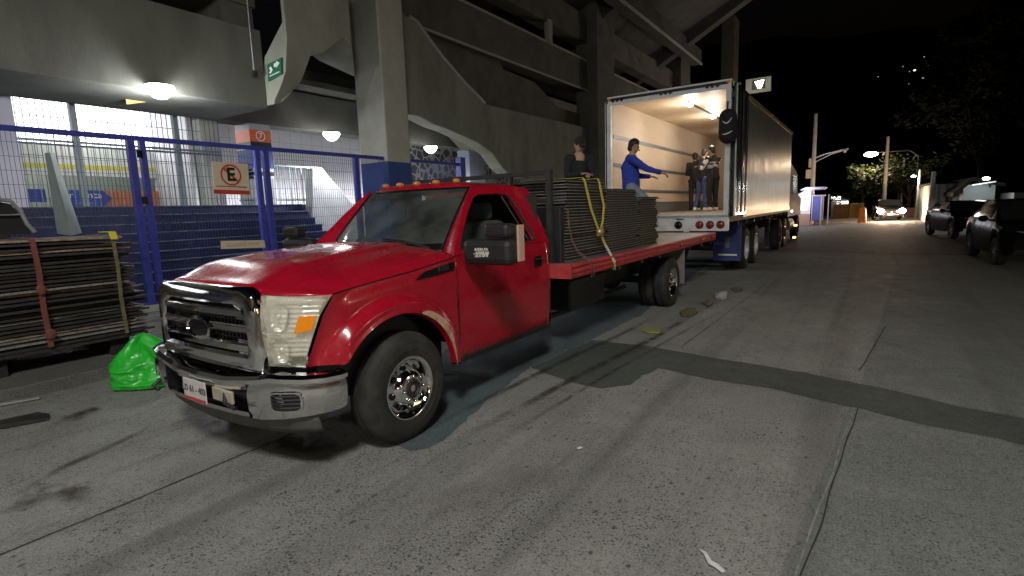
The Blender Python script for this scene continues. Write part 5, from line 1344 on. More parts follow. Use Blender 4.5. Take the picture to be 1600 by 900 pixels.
def person(name, loc, label, J, top, legs, shoe, skin=SKIN, hairm=HAIR, cap=None, face=(0, -1, 0), hood=None, stripe=None):
    """J: joints in the person's own frame (metres)"""
    root = empty(name, loc, label, 'person')
    V_ = {k: Vector(v) for k, v in J.items()}
    f = Vector(face).normalized(); up = (V_['head'] - V_['neck']).normalized(); rt = f.cross(up).normalized(); f = up.cross(rt).normalized()
    H = V_['head']
    b = MB()
    capsule(b, H - up * .045 + f * .012, H + up * .030 - f * .008, .070, .086, 18); capsule(b, H - up * .075 + f * .035, H - up * .03 + f * .03, .038, .055, 14)
    capsule(b, H - up * .02 + f * .088, H - up * .035 + f * .105, .010, .014, 8)      # nose
    for s in (1, -1):
        capsule(b, H + rt * s * .080 - up * .02, H + rt * s * .083 + up * .015, .014, .017, 8)   # ears
        capsule(b, H + f * .072 + up * .022 + rt * s * .02, H + f * .068 + up * .022 + rt * s * .045, .012, .010, 8)  # brow
    capsule(b, V_['neck'] - up * .06, H - up * .06, .058, .050)
    capsule(b, V_['neck'] - Vector((0, 0, .06)), V_['chest'], .10, .125); capsule(b, V_['chest'], V_['pelvis'], .115, .12)
    for s in 'LR':
        capsule(b, V_['sh' + s], V_['el' + s], .046, .038); capsule(b, V_['el' + s], V_['wr' + s], .037, .026)
        capsule(b, V_['chest'] + Vector((0, 0, .1)), V_['sh' + s], .07, .05)
        capsule(b, V_['pelvis'], V_['hi' + s], .09, .085); capsule(b, V_['hi' + s], V_['kn' + s], .078, .052); capsule(b, V_['kn' + s], V_['an' + s], .050, .034)
        capsule(b, V_['an' + s], V_['to' + s], .035, .03)
        hd_ = V_['wr' + s] - V_['el' + s]
        hand(b, V_['wr' + s], hd_.normalized() * 1 + V_.get('hd' + s, Vector((0, 0, 0))), V_.get('pn' + s, Vector((0, 0, -1))), .6, 1 if s == 'L' else -1)
    remeshed(b, 'body', skin, root, .0065, 2)
    e = MB()
    for s in (1, -1): e.ball(H + f * .080 + up * .004 + rt * s * .031, .0115, n=10)
    e.build('eyes', mat('dark_eye', (.02, .015, .012), .2), root, smooth=60)
    e = MB(); capsule(e, H + f * .080 - up * .060 - rt * .02, H + f * .080 - up * .060 + rt * .02, .006, .006, 8); e.build('mouth', mat('lips', (.28, .12, .10), .5), root, smooth=60)
    # top garment
    b = MB()
    capsule(b, V_['neck'] - up * .075, V_['chest'], .10, .158); capsule(b, V_['chest'], V_['pelvis'] + Vector((0, 0, .05)), .150, .150); capsule(b, V_['pelvis'] + Vector((0, 0, .04)), V_['pelvis'] - Vector((0, 0, .01)), .152, .150)
    for s in 'LR':
        capsule(b, V_['chest'] + Vector((0, 0, .12)), V_['sh' + s], .085, .072)
        capsule(b, V_['sh' + s], V_['el' + s], .068, .054); w_ = V_['el' + s].lerp(V_['wr' + s], .93); capsule(b, V_['el' + s], w_, .053, .038)
    remeshed(b, 'shirt', top, root, .010, 3, .010)
    b = MB()
    for s in 'LR':
        capsule(b, V_['pelvis'] + Vector((0, 0, -.02)), V_['hi' + s], .115, .108); capsule(b, V_['hi' + s], V_['kn' + s], .102, .073); capsule(b, V_['kn' + s], V_['kn' + s].lerp(V_['an' + s], .92), .072, .055)
    remeshed(b, 'trousers', legs, root, .010, 3, .010)
    for s in 'LR':
        b = MB(); t = V_['to' + s]; a = V_['an' + s]; d = (t - a); d = Vector((d.x, d.y, 0)).normalized()
        base = Vector((a.x, a.y, t.z))
        capsule(b, base - d * .03 + Vector((0, 0, .0)), base + d * .17, .045, .042); capsule(b, a - Vector((0, 0, .01)), base, .045, .046)
        remeshed(b, 'shoe', shoe, root, .008, 2)
    b = MB()
    if cap:
        capsule(b, H + up * .045 - f * .01, H + up * .055 - f * .012, .094, .090, 18); capsule(b, H + up * .03 + f * .07, H + up * .022 + f * .135, .045, .04, 10)
        remeshed(b, 'cap', cap, root, .007, 2)
        b = MB(); capsule(b, H - f * .035 - up * .02, H - f * .03 + up * .02, .075, .08); remeshed(b, 'hair', hairm, root, .008, 2)
    else:
        capsule(b, H + up * .045 - f * .022, H + up * .060 - f * .012, .092, .088, 18); capsule(b, H - f * .045 - up * .035, H - f * .035 + up * .03, .062, .08); capsule(b, H + up * .090 + f * .03, H + up * .09 - f * .03, .042, .05)
        remeshed(b, 'hair', hairm, root, .007, 1)
    return root, V_
# man in blue standing on the bed behind the rearmost stack, right arm stretched forward, one knee raised
def rot(v, a): c_, s_ = math.cos(a), math.sin(a); return (v[0] * c_ - v[1] * s_, v[0] * s_ + v[1] * c_, v[2])
def J_(d, ang): return {k: rot(v, ang) for k, v in d.items()}
# own frame: faces -Y, +X is the person's left side
blue = dict(pelvis=(0, 0, .93), chest=(0, .02, 1.23), neck=(0, -.01, 1.45), head=(0, -.05, 1.59), shL=(.19, .0, 1.37), shR=(-.19, .0, 1.37), elL=(.22, -.14, 1.10), wrL=(.12, -.34, 1.08),
            elR=(-.24, -.22, 1.20), wrR=(-.24, -.46, 1.12), hiL=(.10, 0, .88), hiR=(-.10, 0, .88), knL=(.12, -.04, .48), knR=(-.14, -.30, .60), anL=(.13, .03, .10), anR=(-.15, -.24, .11), toL=(.14, -.12, .045), toR=(-.15, -.39, .045))
person('person', (.20, 6.40, DZ + .003), 'man in royal blue sweater and jeans on the truck bed, one arm stretched forward', J_(blue, R(118)), BLUEF, JEANS_L, BLACKF, face=rot((.0, -1, -.05), R(118)))
# man in black with a cap, standing on the bed behind the stacks, looking down at his hands
stand = dict(pelvis=(0, 0, .94), chest=(0, -.01, 1.24), neck=(0, -.03, 1.46), head=(0, -.07, 1.595), shL=(.18, -.02, 1.385), shR=(-.18, -.02, 1.385), elL=(.23, -.06, 1.11), wrL=(.07, -.30, 1.10), elR=(-.23, -.06, 1.11), wrR=(-.06, -.30, 1.12),
             hiL=(.09, 0, .88), hiR=(-.09, 0, .88), knL=(.10, -.03, .49), knR=(-.10, -.02, .49), anL=(.11, 0, .10), anR=(-.11, .0, .10), toL=(.12, -.16, .045), toR=(-.12, -.16, .045))
pC = at(903, 216, 2, DZ + 1.70 + .02); 
person('person', (pC.x, pC.y, DZ + .003), 'man in black jacket and dark cap standing behind the panel stacks looking at his hands', J_(stand, R(48)), BLACKF, BLACKF, BLACKF, cap=BLACKF, face=rot((0, -1, -.5), R(48)))
# three men deeper in the trailer
stand2 = dict(stand); stand2.update(elR=(-.26, -.16, 1.22), wrR=(-.20, -.40, 1.36), elL=(.26, -.14, 1.15), wrL=(.20, -.38, 1.20), anL=(.16, .10, .10), toL=(.18, -.06, .045), knL=(.13, .0, .50))
FZ_ = TZ0 + .083
for (px, py, ang, top, lg, sh, lab, JJ, sc) in (
    (1085, 329, 200, BLACKF, mat('black_trousers', (.02, .02, .025), .85), BLACKF, 'dark haired man in black at the far left of the group inside the trailer', stand, 1),
    (1097, 329.5, 150, BLACKF, mat('worn_blue_jeans', (.06, .08, .20), .85, var=.3), WHITEF, 'man in black top, blue jeans and white trainers inside the trailer', stand2, 1.0),
    (1113, 329.5, 235, mat('black_and_white_shirt', (.012, .012, .014), .85), BLACKF, WHITEF, 'man in a black and white top and white shoes beside the right trailer post', stand2, 1)):
    p = at(px, py, 2, FZ_)
    d = CAMPOS - p; 
    if px > 1090: p = at(px, py + 0, 2, FZ_)
    rt_, V_ = person('person', (p.x, min(p.y, 17.5), FZ_), lab, J_(JJ, R(ang)), top, lg, sh, skin=SKIN2, face=rot((0, -1, -.2), R(ang)))
    if 'white top' in lab:
        b = MB(); capsule(b, V_['shR'], V_['elR'], .072, .058); capsule(b, V_['shL'], V_['elL'], .072, .058); remeshed(b, 'white_sleeves', WHITEF, rt_, .012, 2)
        b = MB(); 
        for k in range(5):
            z = 1.14 + k * .045; capsule(b, Vector((-.09, 0, z)) , Vector((.09, 0, z + .01)), .152, .150)
        b = MB(); q = V_['chest']; capsule(b, q + Vector((0, 0, -.02)), q + Vector((0, 0, -.10)), .158, .157); remeshed(b, 'grey_print', mat('grey_print', (.25, .25, .26), .85, var=.9, scale=22), rt_, .012, 2)

# black backpack hung on the trailer post
bk = empty('backpack', (1.28, 8.74, 3.1), 'black bag with two curved white marks hanging on the right trailer post', 'bag')
b = MB(); capsule(b, (1.30, 8.70, 3.30), (1.31, 8.70, 2.98), .17, .185, 20)
o = remeshed(b, 'bag_body', BLACKF, None, .02, 3); sub(bk, o)
for (x0, z0, w_, dz, bend) in ((1.27, 3.22, .17, .05, -.07), (1.27, 2.97, .18, .05, -.02)):
    b = MB(); pts = [(x0 - .03 + w_ * t / 8, 8.70 - .185 + .015 * abs(t - 4) / 4 - .006, z0 + dz * t / 8 + bend * math.sin(PI * t / 8)) for t in range(9)]
    b.tube(pts, [.004 + .010 * math.sin(PI * (t + .5) / 9) for t in range(9)], 8); o = b.build('white_mark', WHITEF, smooth=60); sub(bk, o)
b = MB(); b.tube([(1.28, 8.72, 3.45), (1.27, 8.80, 3.62), (1.26, 8.845, 3.60)], .015, 8); sub(bk, b.build('strap', BLACKF))

# ================================================================== LITTER
def litter(name, pix, m, label, cat, h=.012):
    P = [at(x, y, 2, .012) for x, y in pix]; n = len(P); c_ = sum(P, Vector()) / n
    b = MB(); top = [p + Vector((0, 0, h * random.uniform(.2, 1.4))) for p in P]; low = [Vector((p.x, p.y, .011)) for p in P]
    b.loft([low, top], caps=False); k = len(b.v); b.v.append(c_ + Vector((0, 0, h * 1.3)))
    b.f += [[n + i, n + (i + 1) % n, k] for i in range(n)]; b.m += [0] * n
    tag(b.build(name, m), label, cat)
litter('paper_strip', [(1092, 858), (1104, 863), (1110, 877), (1122, 881), (1133, 893), (1128, 895), (1117, 886), (1106, 880), (1100, 866)], WHITEF, 'crooked white paper strip on the concrete in the foreground', 'litter', .004)
litter('flat_wrapper', [(999, 516), (1012, 511), (1032, 516), (1030, 521), (1012, 520)], mat('yellow_green_wrapper', (.30, .32, .10), .5), 'flattened yellow green wrapper on the street beside the truck bed', 'litter')
litter('crushed_cup', [(1117, 460), (1124, 458), (1136, 459), (1136, 466), (1128, 469), (1118, 466)], mat('dirty_white', (.5, .5, .48), .6), 'small crushed white cup on the street near the rear wheel', 'litter', .05)
litter('leaf_clump', [(1062, 490), (1072, 482), (1086, 484), (1090, 489), (1078, 494), (1066, 495)], mat('dry_leaf', (.13, .11, .07), .8, var=.4, scale=30), 'clump of dry leaves on the street just behind the rear wheel', 'litter', .03)
litter('leaf_clump', [(1096, 474), (1108, 471), (1114, 475), (1106, 480)], mat('dry_leaf', (.13, .11, .07)), 'smaller clump of dry leaves between cup and wheel', 'litter', .03)
litter('leaf_clump', [(1142, 452), (1152, 449), (1160, 453), (1150, 457)], mat('dry_leaf', (.13, .11, .07)), 'farthest clump of dry debris past the white cup', 'litter', .03)
litter('bottle_cap', [(901, 700), (907, 697), (910, 700), (904, 702)], WHITEF, 'tiny white scrap in the middle of the foreground concrete', 'litter', .004)
litter('flat_bar', [(-20, 664), (60, 648), (78, 650), (76, 656), (10, 668), (-20, 672)], DARKM, 'dark flat bar lying on the ground at the left edge', 'metal bar', .03)
litter('thin_rod', [(-20, 634), (60, 621), (62, 623), (-20, 638)], STEEL, 'thin shiny rod lying along the kerb at the left edge', 'metal bar', .02)
# ================================================================== CARS
def car(loc, rz, label, paint, L=4.3, Wd=1.78, H=1.5, suv=False, hl=None, cat='car'):
    root = empty('parked_car', loc, label, cat); root.rotation_euler = (0, 0, rz)
    hw = Wd / 2
    # side profile (y along the car, front at -L/2)
    f = -L / 2
    lowz = [(f, .42), (f + .1, .30), (f + L * .5, .24), (L / 2 - .1, .32), (L / 2, .45)]
    belt = [(f, .62), (f + .08, .74), (f + .35, .86), (f + 1.15, .98), (f + 1.4, 1.02), (L / 2 - .6, 1.06), (L / 2 - .1, 1.02), (L / 2, .80)]
    plan = lambda y: hw * (1 - .16 * sm(f + .55, f, y) ** 1.2 - .12 * sm(L / 2 - .4, L / 2, y))
    def arc(y):
        z = interp(lowz, y)
        for wy in (f + .82, L / 2 - .78):
            d = abs(y - wy)
            if d < .37: z = max(z, .33 + math.sqrt(.37 ** 2 - d * d))
        return z
    def body(u, v):
        y = lerp(f, L / 2, v); t = u * 2 - 1; s = 1 if t > 0 else -1; a = abs(t)
        zb = interp(belt, y); zl = arc(y); w = plan(y)
        if a < .5: return (w * .93 * (a / .5) * s, y, zb + .05 * (1 - (a / .5) ** 2) )
        k = (a - .5) / .5; z = lerp(zb, zl, k); x = w * (.93 + .07 * math.sin(min(1, k * 2.2) * PI / 2) - .03 * k * k); return (x * s, y, z)
    b = MB(); b.grid(body, 28, 70); bd = b.build('body', paint, root, smooth=40)
    b = MB(); n = 12
    for yy in (f, L / 2):
        b = MB(); pts = [body(u / 28, 0 if yy < 0 else 1) for u in range(29)]; b.add(pts + [(0, yy, .4)], [(i, i + 1, 29) for i in range(28)]); b.build('bumper_skin', paint, bd)
    r0, r1 = f + 1.25, L / 2 - (.15 if suv else .25); t0, t1 = f + 1.95, L / 2 - (.55 if suv else .9)
    def cabin(u, v):
        t = u * 2 - 1; s = 1 if t > 0 else -1; a = abs(t); y0, y1 = r0, r1
        y = lerp(y0, y1, v); zt = interp([(r0, 1.0), (t0, H - .04), (lerp(t0, t1, .5), H), (t1, H - .05), (r1, 1.02)], y); zb = 1.0
        k = (zt - zb) / (H - 1.0); wt = lerp(hw * .90, hw * .70, k)
        if a < .6: return (wt * a / .6 * s, y, zt - .03 * (a / .6) ** 3)
        q = (a - .6) / .4; return (lerp(wt, hw * .91, q) * s, y, lerp(zt - .03, zb - .01, q))
    b = MB(); b.grid(cabin, 30, 50)
    for i, fc in enumerate(b.f):
        cx = sum((b.v[j] for j in fc), Vector()) / 4
        glass = (cx.y < t0 - .02 and abs(cx.x) < hw * .74) or (cx.y > t1 + .02 and abs(cx.x) < hw * .74) or (abs(cx.x) > hw * .72 and 1.03 < cx.z < H - .09 and r0 + .45 < cx.y < r1 - .35 and abs(cx.y - lerp(t0, t1, .5)) > .05)
        b.m[i] = 1 if glass else 0
    b.build('cabin', [paint, mat('car_glass', (.03, .034, .035), .06, spec=.8)], root, smooth=40)
    for wy in (f + .82, L / 2 - .78):
        for s in (1, -1):
            a = MB(); c_ = (s * (hw - .11), wy, .33)
            a.lathe([(-.10, .2), (-.10, .30), (-.06, .33), (.07, .33), (.10, .30), (.10, .2)], c_, (s, 0, 0), 32, caps=False); w_ = a.build('wheel', RUBBER, root, smooth=40)
            q = MB(); q.lathe([(-.05, .2), (.09, .205), (.09, .19), (.05, .18), (.06, .05)], c_, (s, 0, 0), 28)
            for k in range(5):
                an = k * 2 * PI / 5; q.bar((c_[0] + s * .07, wy, .33), (c_[0] + s * .075, wy + math.cos(an) * .19, .33 + math.sin(an) * .19), .035, .05)
            q.build('rim', CHROME_D, w_, smooth=40)
            a = MB(); a.box((s * (hw - .30), wy - .35, .3), (s * (hw - .22), wy + .35, .75)); a.build('wheel_well', BLACKG, bd)
    for s in (1, -1):
        b = MB(); b.grid(lambda u, v, s=s: (s * lerp(hw * .50, hw * .90, u), f + .01 + .30 * u ** 2 - .015 * math.sin(PI * v) + .10 * v - .0, lerp(.62, .80 + .03 * u, v)), 8, 6)
        b.build('headlight', hl or mat('car_headlight', (.65, .65, .66), .15, .4), root, smooth=60, solid=.02)
        b = MB(); b.box((s * hw * .55, L / 2 - .05, .78), (s * hw * .86, L / 2 + .01, .95)); b.build('tail_light', REDL, root, bevel=.01)
        b = MB(); b.ball((s * (hw + .09), f + 1.5, 1.06), .10, sc=(1, .6, .75)); b.bar((s * (hw - .1), f + 1.5, 1.02), (s * (hw + .05), f + 1.5, 1.04), .04); b.build('door_mirror', paint, root, smooth=60)
    b = MB(); b.box((-hw * .42, f - .012, .56), (hw * .42, f + .02, .68)); b.box((-hw * .5, f - .008, .34), (hw * .5, f + .02, .46)); b.build('grille', BLACKG, root, bevel=.01)
    b = MB(); b.bar((-hw * .42, f - .016, .68), (hw * .42, f - .016, .68), .015, .02); b.ball((0, f - .02, .63), .05, sc=(1, .3, 1)); b.build('chrome_trim', CHROME, root)
    b = MB(); b.box((-.2, f - .02, .44), (.2, f - .008, .54)); b.build('licence_plate', mat('plate_grey', (.3, .3, .3), .5), root)
    b = MB(); 
    for y in (lerp(t0, t1, .05), lerp(t0, t1, .5)): b.box((hw * .985, y + .25, .80), (hw * 1.012, y + .40, .825)); b.box((-hw * 1.012, y + .25, .80), (-hw * .985, y + .40, .825))
    b.build('door_handle', CHROME_D, root)
    return root
CARP = mat('black_car_paint', (.010, .010, .012), .25, spec=.025)
CARP2 = mat('charcoal_car_paint', (.007, .0075, .008), .25, spec=.025)
pA = at(1545, 421, 2, 0)
car((6.98, 15.15, 0), R(4), 'black hatchback parked nearest at the right edge of the street', CARP, L=4.0, H=1.52)
car((6.95, 24.9, 0), R(10), 'black saloon car parked behind the nearer hatchback at the right', CARP2, L=4.4, H=1.43)
# oncoming vehicle with its lamps on, far down the street
far = car((4.9, 44.5, 0), R(3), 'far vehicle with blazing headlights at the end of the street', CARP2, L=4.3, H=1.5, hl=mat('lit_headlight', (1, .9, .8), .3, emit=(1, .72, .45), es=160))
light('POINT', (4.6, 41.6, .7), 500, (1, .66, .42), .12, None, name='headlight_glow').parent = far
bpy.data.objects['headlight_glow'].location = Vector((-.45, -2.55, .72))
light('POINT', (0, 0, 0), 350, (1, .66, .42), .12, None, name='headlight_glow_right').parent = far
bpy.data.objects['headlight_glow_right'].location = Vector((.45, -2.55, .72))
for x in (-.6, .6):
    b = MB(); b.ball((x, -2.2, .70), .17, n=12, sc=(1.2, .5, 1)); b.build('headlight_glare', MATS['lit_headlight'], far, smooth=60)  # glowing balls enlarge the headlights to imitate their glare

# ================================================================== STREET FURNITURE, FAR BUILDINGS
def pole(px, pyt, pyb, Y, label, r=.12, m=POLE, cat='utility pole', extra=None):
    t = at(px if not isinstance(px, tuple) else px[0], pyt, 1, Y); q = at(px if not isinstance(px, tuple) else px[1], pyb, 1, Y)
    ro = empty('utility_pole', (q.x, Y, 0), label, cat, 'poles along the street')
    b = MB(); b.tube([(0, 0, 0), (0, 0, t.z)], [r, r * .6], 12); b.build('shaft', m, ro, smooth=60)
    return ro, t.z
ro, h = pole((1273, 1269), 178, 300, 40, 'tall pale utility pole with a bracket arm behind the white kiosk', .17)
b = MB(); b.tube([(0, 0, h * .60), (.6, -.1, h * .63), (2.0, -.3, h * .665)], .045, 6); b.tube([(0, 0, h * .56), (1.0, -.2, h * .625), (2.0, -.3, h * .66)], .03, 6); b.build('bracket_arm', STEEL, ro)
b = MB(); b.box((-.42, -.2, h * .42), (-.12, .1, h * .50)); b.box((-.28, -.12, h * .52), (-.12, .08, h * .60)); b.build('transformer_box', mat('beige_box', (.5, .38, .25), .6), ro)
b = MB(); b.lathe([(0, .12), (-.12, .09), (-.2, .04)], (1.8, -.28, h * .655), (0, 0, 1), 10); b.build('unlit_lamp', STEEL, ro)
light('POINT', (.9, -2.6, 3.2), 150, (1, .86, .72), .3, None, name='kiosk_light').parent = ro
pole((1394, 1380), 213, 330, 48, 'concrete utility pole left of the blazing headlights', .16)
pole((1407, 1403), 262, 318, 60, 'thin pole just right of the tallest concrete pole', .11)
pole((1417, 1408), 248, 320, 58, 'slim concrete pole between the trees', .12)
ro2, h2 = pole((1437, 1432), 265, 336, 46, 'short pole carrying a white lamp near the white warehouse', .11)
b = MB(); b.ball((-.35, -.1, h2 - .45), .11, sc=(1.3, .8, .7)); b.build('lamp_head', LAMPS, ro2, smooth=60)
light('POINT', (-.35, -.3, h2 - .7), 110, (1, .98, .95), .2, None, name='pole_lamp_light').parent = ro2
pole((1458, 1453), 268, 345, 34, 'pale grey post left of the white warehouse wall', .16, mat('pale_post', (.5, .5, .5), .7))
# orange street lamp hanging over the road
pO = at(1361, 241, 1, 52)
sl = empty('street_lamp', (pO.x + 3.2, 52, 0), 'distant orange street lamp glowing over the road', 'street lamp')
b = MB(); b.tube([(0, 0, 0), (0, 0, pO.z - .4), (-.6, 0, pO.z + .1), (-3.0, 0, pO.z + .12)], [.09, .06, .05, .04], 8); b.build('post', mat('dark_post', (.05, .05, .05), .7), sl)
b = MB(); b.ball((-3.2, 0, pO.z), .34, sc=(1.5, .8, .6)); b.build('lamp_head', WARML, sl, smooth=60)
light('POINT', (-3.2, 0, pO.z - .4), 900, (1, .72, .48), .3, None, name='orange_light').parent = sl

# floodlight on the stand beyond the trailer
pF = at(1184, 132, 1, 30)
fl = empty('floodlight', pF, 'bright white floodlight on a bracket above the trailer roof', 'floodlight')
b = MB(); b.box((-.30, .05, -.22), (.30, .15, .22)); b.build('housing', DARKM, fl)
b = MB(); b.add([(-.15, .02, .16), (.30, .02, .20), (.16, .02, -.20), (.02, .02, -.20)], [(0, 1, 2, 3)]); b.build('lamp_face', mat('floodlight_glow', (1, 1, 1), .3, emit=(1, .97, .9), es=40), fl)
b = MB(); b.box((-.65, .2, -.38), (.62, .35, .38)); b.build('backing_wall', mat('cream_wall_box', (.40, .39, .30), .8), fl)
b = MB(); b.bar((-.9, .25, 0), (-6.5, .25, -1.5), .15); b.bar((-.9, .25, .25), (-6.5, .25, 0), .12); b.build('bracket', CONC_D, fl)
light('POINT', (-.1, -1.6, -.5), 60, (1, .97, .9), .2, None, name='floodlight_light').parent = fl

# kiosk
kk = empty('kiosk', (-.3, 37, 0), 'brightly lit white kiosk with a sloping roof beside a blue stall', 'kiosk')
def kp(name, mb, m, **k): o = mb.build(name, m, **k); sub(kk, o); return o
x0 = at(1240, 330, 1, 37).x; x1 = at(1266, 330, 1, 37).x; xr = at(1278, 305, 1, 37).x
KW = mat('kiosk_white', (.80, .80, .82), .5)
b = MB(); b.prism([(x0, 0.0), (x1, 0.0), (x1, 2.35), (x0 + .6, 2.25), (x0, 1.9)], 1, 37, 39.2); kp('wall', b, KW)
b = MB(); b.box((x0 - .002, 36.99, 0), (x1 + .002, 39.2, .75)); kp('base', b, mat('salmon_base', (.55, .33, .26), .7))
b = MB(); b.prism([(x0 + .4, 2.28), (xr + .25, 2.30), (xr + .4, 2.42), (x0 + .7, 2.44)], 1, 36.3, 39.3); kp('roof', b, mat('lilac_roof', (.55, .55, .85), .5))
b = MB(); b.box((x0 + .25, 36.985, 1.0), (x1 - .2, 36.998, 1.75)); kp('window', b, mat('lit_kiosk_window', (.9, .9, .95), .4, emit=(.9, .92, 1), es=2.5))
light('POINT', ((x0 + x1) / 2, 35.6, 1.9), 130, (.93, .93, 1), .2, kk, name='kiosk_front_light')
sb = empty('market_stall', (x1 + .8, 37, 0), 'small blue canvas stall right of the white kiosk', 'stall')
xb = at(1284, 330, 1, 37).x
b = MB(); b.box((x1 + .05, 37, .3), (xb, 38.6, 1.85)); o = b.build('canvas', mat('blue_canvas', (.12, .13, .42), .7, var=.2)); sub(sb, o)
for x in (x1 + .1, x1 + 1.0, xb - .05):
    b = MB(); b.bar((x, 36.95, 0), (x, 36.95, 1.95), .06); sub(sb, b.build('post', mat('pink_post', (.6, .5, .55), .6)))
b = MB(); b.box((x1 + .02, 36.9, 1.86), (xb + .1, 38.7, 1.94)); sub(sb, b.build('roof', mat('grey_sheet', (.4, .4, .5), .5)))
# low walls, containers and sheds along the far side
def block(name, pxa, pxb, pyt, Y, dep, m, label, cat, roof=None, z0=0):
    a = at(pxa, pyt, 1, Y); c_ = at(pxb, pyt, 1, Y); zt = (a.z + c_.z) / 2
    ro = empty(name, ((a.x + c_.x) / 2, Y, 0), label, cat)
    b = MB(); b.box((a.x, Y, z0), (c_.x, Y + dep, zt)); sub(ro, b.build('wall', m))
    if roof:
        b = MB(); b.box((a.x - .15, Y - .2, zt), (c_.x + .15, Y + dep, zt + .12)); sub(ro, b.build('roof', roof))
    return ro, a.x, c_.x, zt
block('shed', 1302, 1327, 320, 50, 4, mat('rust_brown_wall', (.26, .13, .05), .8, var=.3), 'rust brown shed right of the blue stall', 'shed')
block('shed', 1328, 1350, 318, 50.5, 4, mat('ochre_wall', (.48, .30, .08), .8, var=.2), 'ochre yellow shed beside the rust brown one', 'shed')
r_, a_, c_, z_ = block('lit_canopy', 1299, 1326, 311, 56, 3, mat('dim_wall', (.2, .18, .16), .8), 'small building with white lit canopy strips above the brown shed', 'building')
b = MB(); b.box((a_, 55.6, z_ - .05), (lerp(a_, c_, .55), 55.9, z_ + .25)); b.box((lerp(a_, c_, .35), 55.4, z_ - .45), (c_, 55.6, z_ - .2)); sub(r_, b.build('canopy_light', mat('canopy_glow', (1, 1, 1), .4, emit=(1, .93, .85), es=3)))
b = MB(); b.lathe([(0, .28), (.1, .25), (.9, .18), (1.0, .15)], tuple(at(1347, 348, 2, 0)), (0, 0, 1), 14); tag(b.build('barrel', mat('orange_plastic', (.70, .16, .05), .5)), 'orange plastic traffic barrel in front of the ochre shed', 'barrel')
r_, a_, c_, z_ = block('brick_wall', 1395, 1432, 325, 50, .3, mat('reddish_wall', (.38, .17, .12), .8, var=.2), 'low reddish wall right of the blazing headlights', 'wall')
b = MB(); b.box((c_ + .02, 49.8, 0), (c_ + .5, 50.3, z_ + .3)); tag(b.build('gate_pier', mat('sand_pier', (.45, .38, .28), .8)), 'sand coloured gate pier at the right end of the reddish wall', 'pier')
GWALL = mat('pale_green_wall', (.38, .42, .38), .7, var=.15, scale=1, dirt=(.28, .3, .27), dscale=1, damt=.5)
r_, a_, c_, z_ = block('warehouse', 1461, 1502, 287, 36, 12, GWALL, 'pale plastered warehouse with pilasters behind the black saloon', 'warehouse', mat('warehouse_roof', (.02, .02, .02), .9, spec=.1))
for k in range(4): b = MB(); b.box((lerp(a_, c_, k / 3) - .12, 35.88, 0), (lerp(a_, c_, k / 3) + .12, 35.998, z_ - .01)); sub(r_, b.build('pilaster', mat('pale_pilaster', (.5, .52, .48), .7)))
b = MB(); b.box((a_ + .3, 35.985, .0), (a_ + 1.3, 35.998, 1.6)); sub(r_, b.build('gate', mat('brown_gate', (.2, .15, .1), .7)))
r_, a_, c_, z_ = block('warehouse', 1506, 1556, 288, 32, 12, mat('blue_grey_wall', (.36, .42, .43), .7, var=.12, scale=1), 'blue grey warehouse with dark pitched roof behind the black hatchback', 'warehouse')
b = MB(); b.prism([(a_ - .4, z_ - .35), ((a_ + c_) / 2 - .3, z_ + .35), (c_ + .3, z_ + .0), (c_ + .3, z_ - .15), ((a_ + c_) / 2 - .3, z_ + .15), (a_ - .4, z_ - .55)], 1, 31.6, 44); sub(r_, b.build('roof', mat('dark_sheet_roof', (.012, .012, .012), .9, spec=.1)))
for k in (.45, .7): b = MB(); b.box((lerp(a_, c_, k), 31.98, z_ - .95), (lerp(a_, c_, k) + .45, 31.998, z_ - .75)); sub(r_, b.build('vent', BLACKG))
pW = at(1541, 279, 1, 31)
wl = empty('wall_lamp', (pW.x, 31.0, pW.z), 'white lamp with a bright reflector over the blue grey warehouse corner', 'lamp')
b = MB(); b.ball((0, 0, 0), .12, sc=(1.2, .7, .6)); b.build('lamp_head', LAMPS, wl, smooth=60)
b = MB(); b.bar((-.5, 0, -.28), (.35, 0, -.16), .10, .06); b.build('lamp_arm', mat('arm_glow', (.9, .9, .9), .4), wl); b = MB(); b.bar((.1, .05, -.1), (.3, .95, -.4), .04); b.build('bracket', DARKM, wl)
light('POINT', (-.2, -.9, -.5), 50, (.95, 1, .97), .2, None, name='wall_lamp_light').parent = wl
r_, a_, c_, z_ = block('white_house', 1585, 1650, 300, 30, 8, mat('white_plaster', (.22, .22, .22), .8), 'pale house wall glimpsed behind the tree at the right edge', 'house')

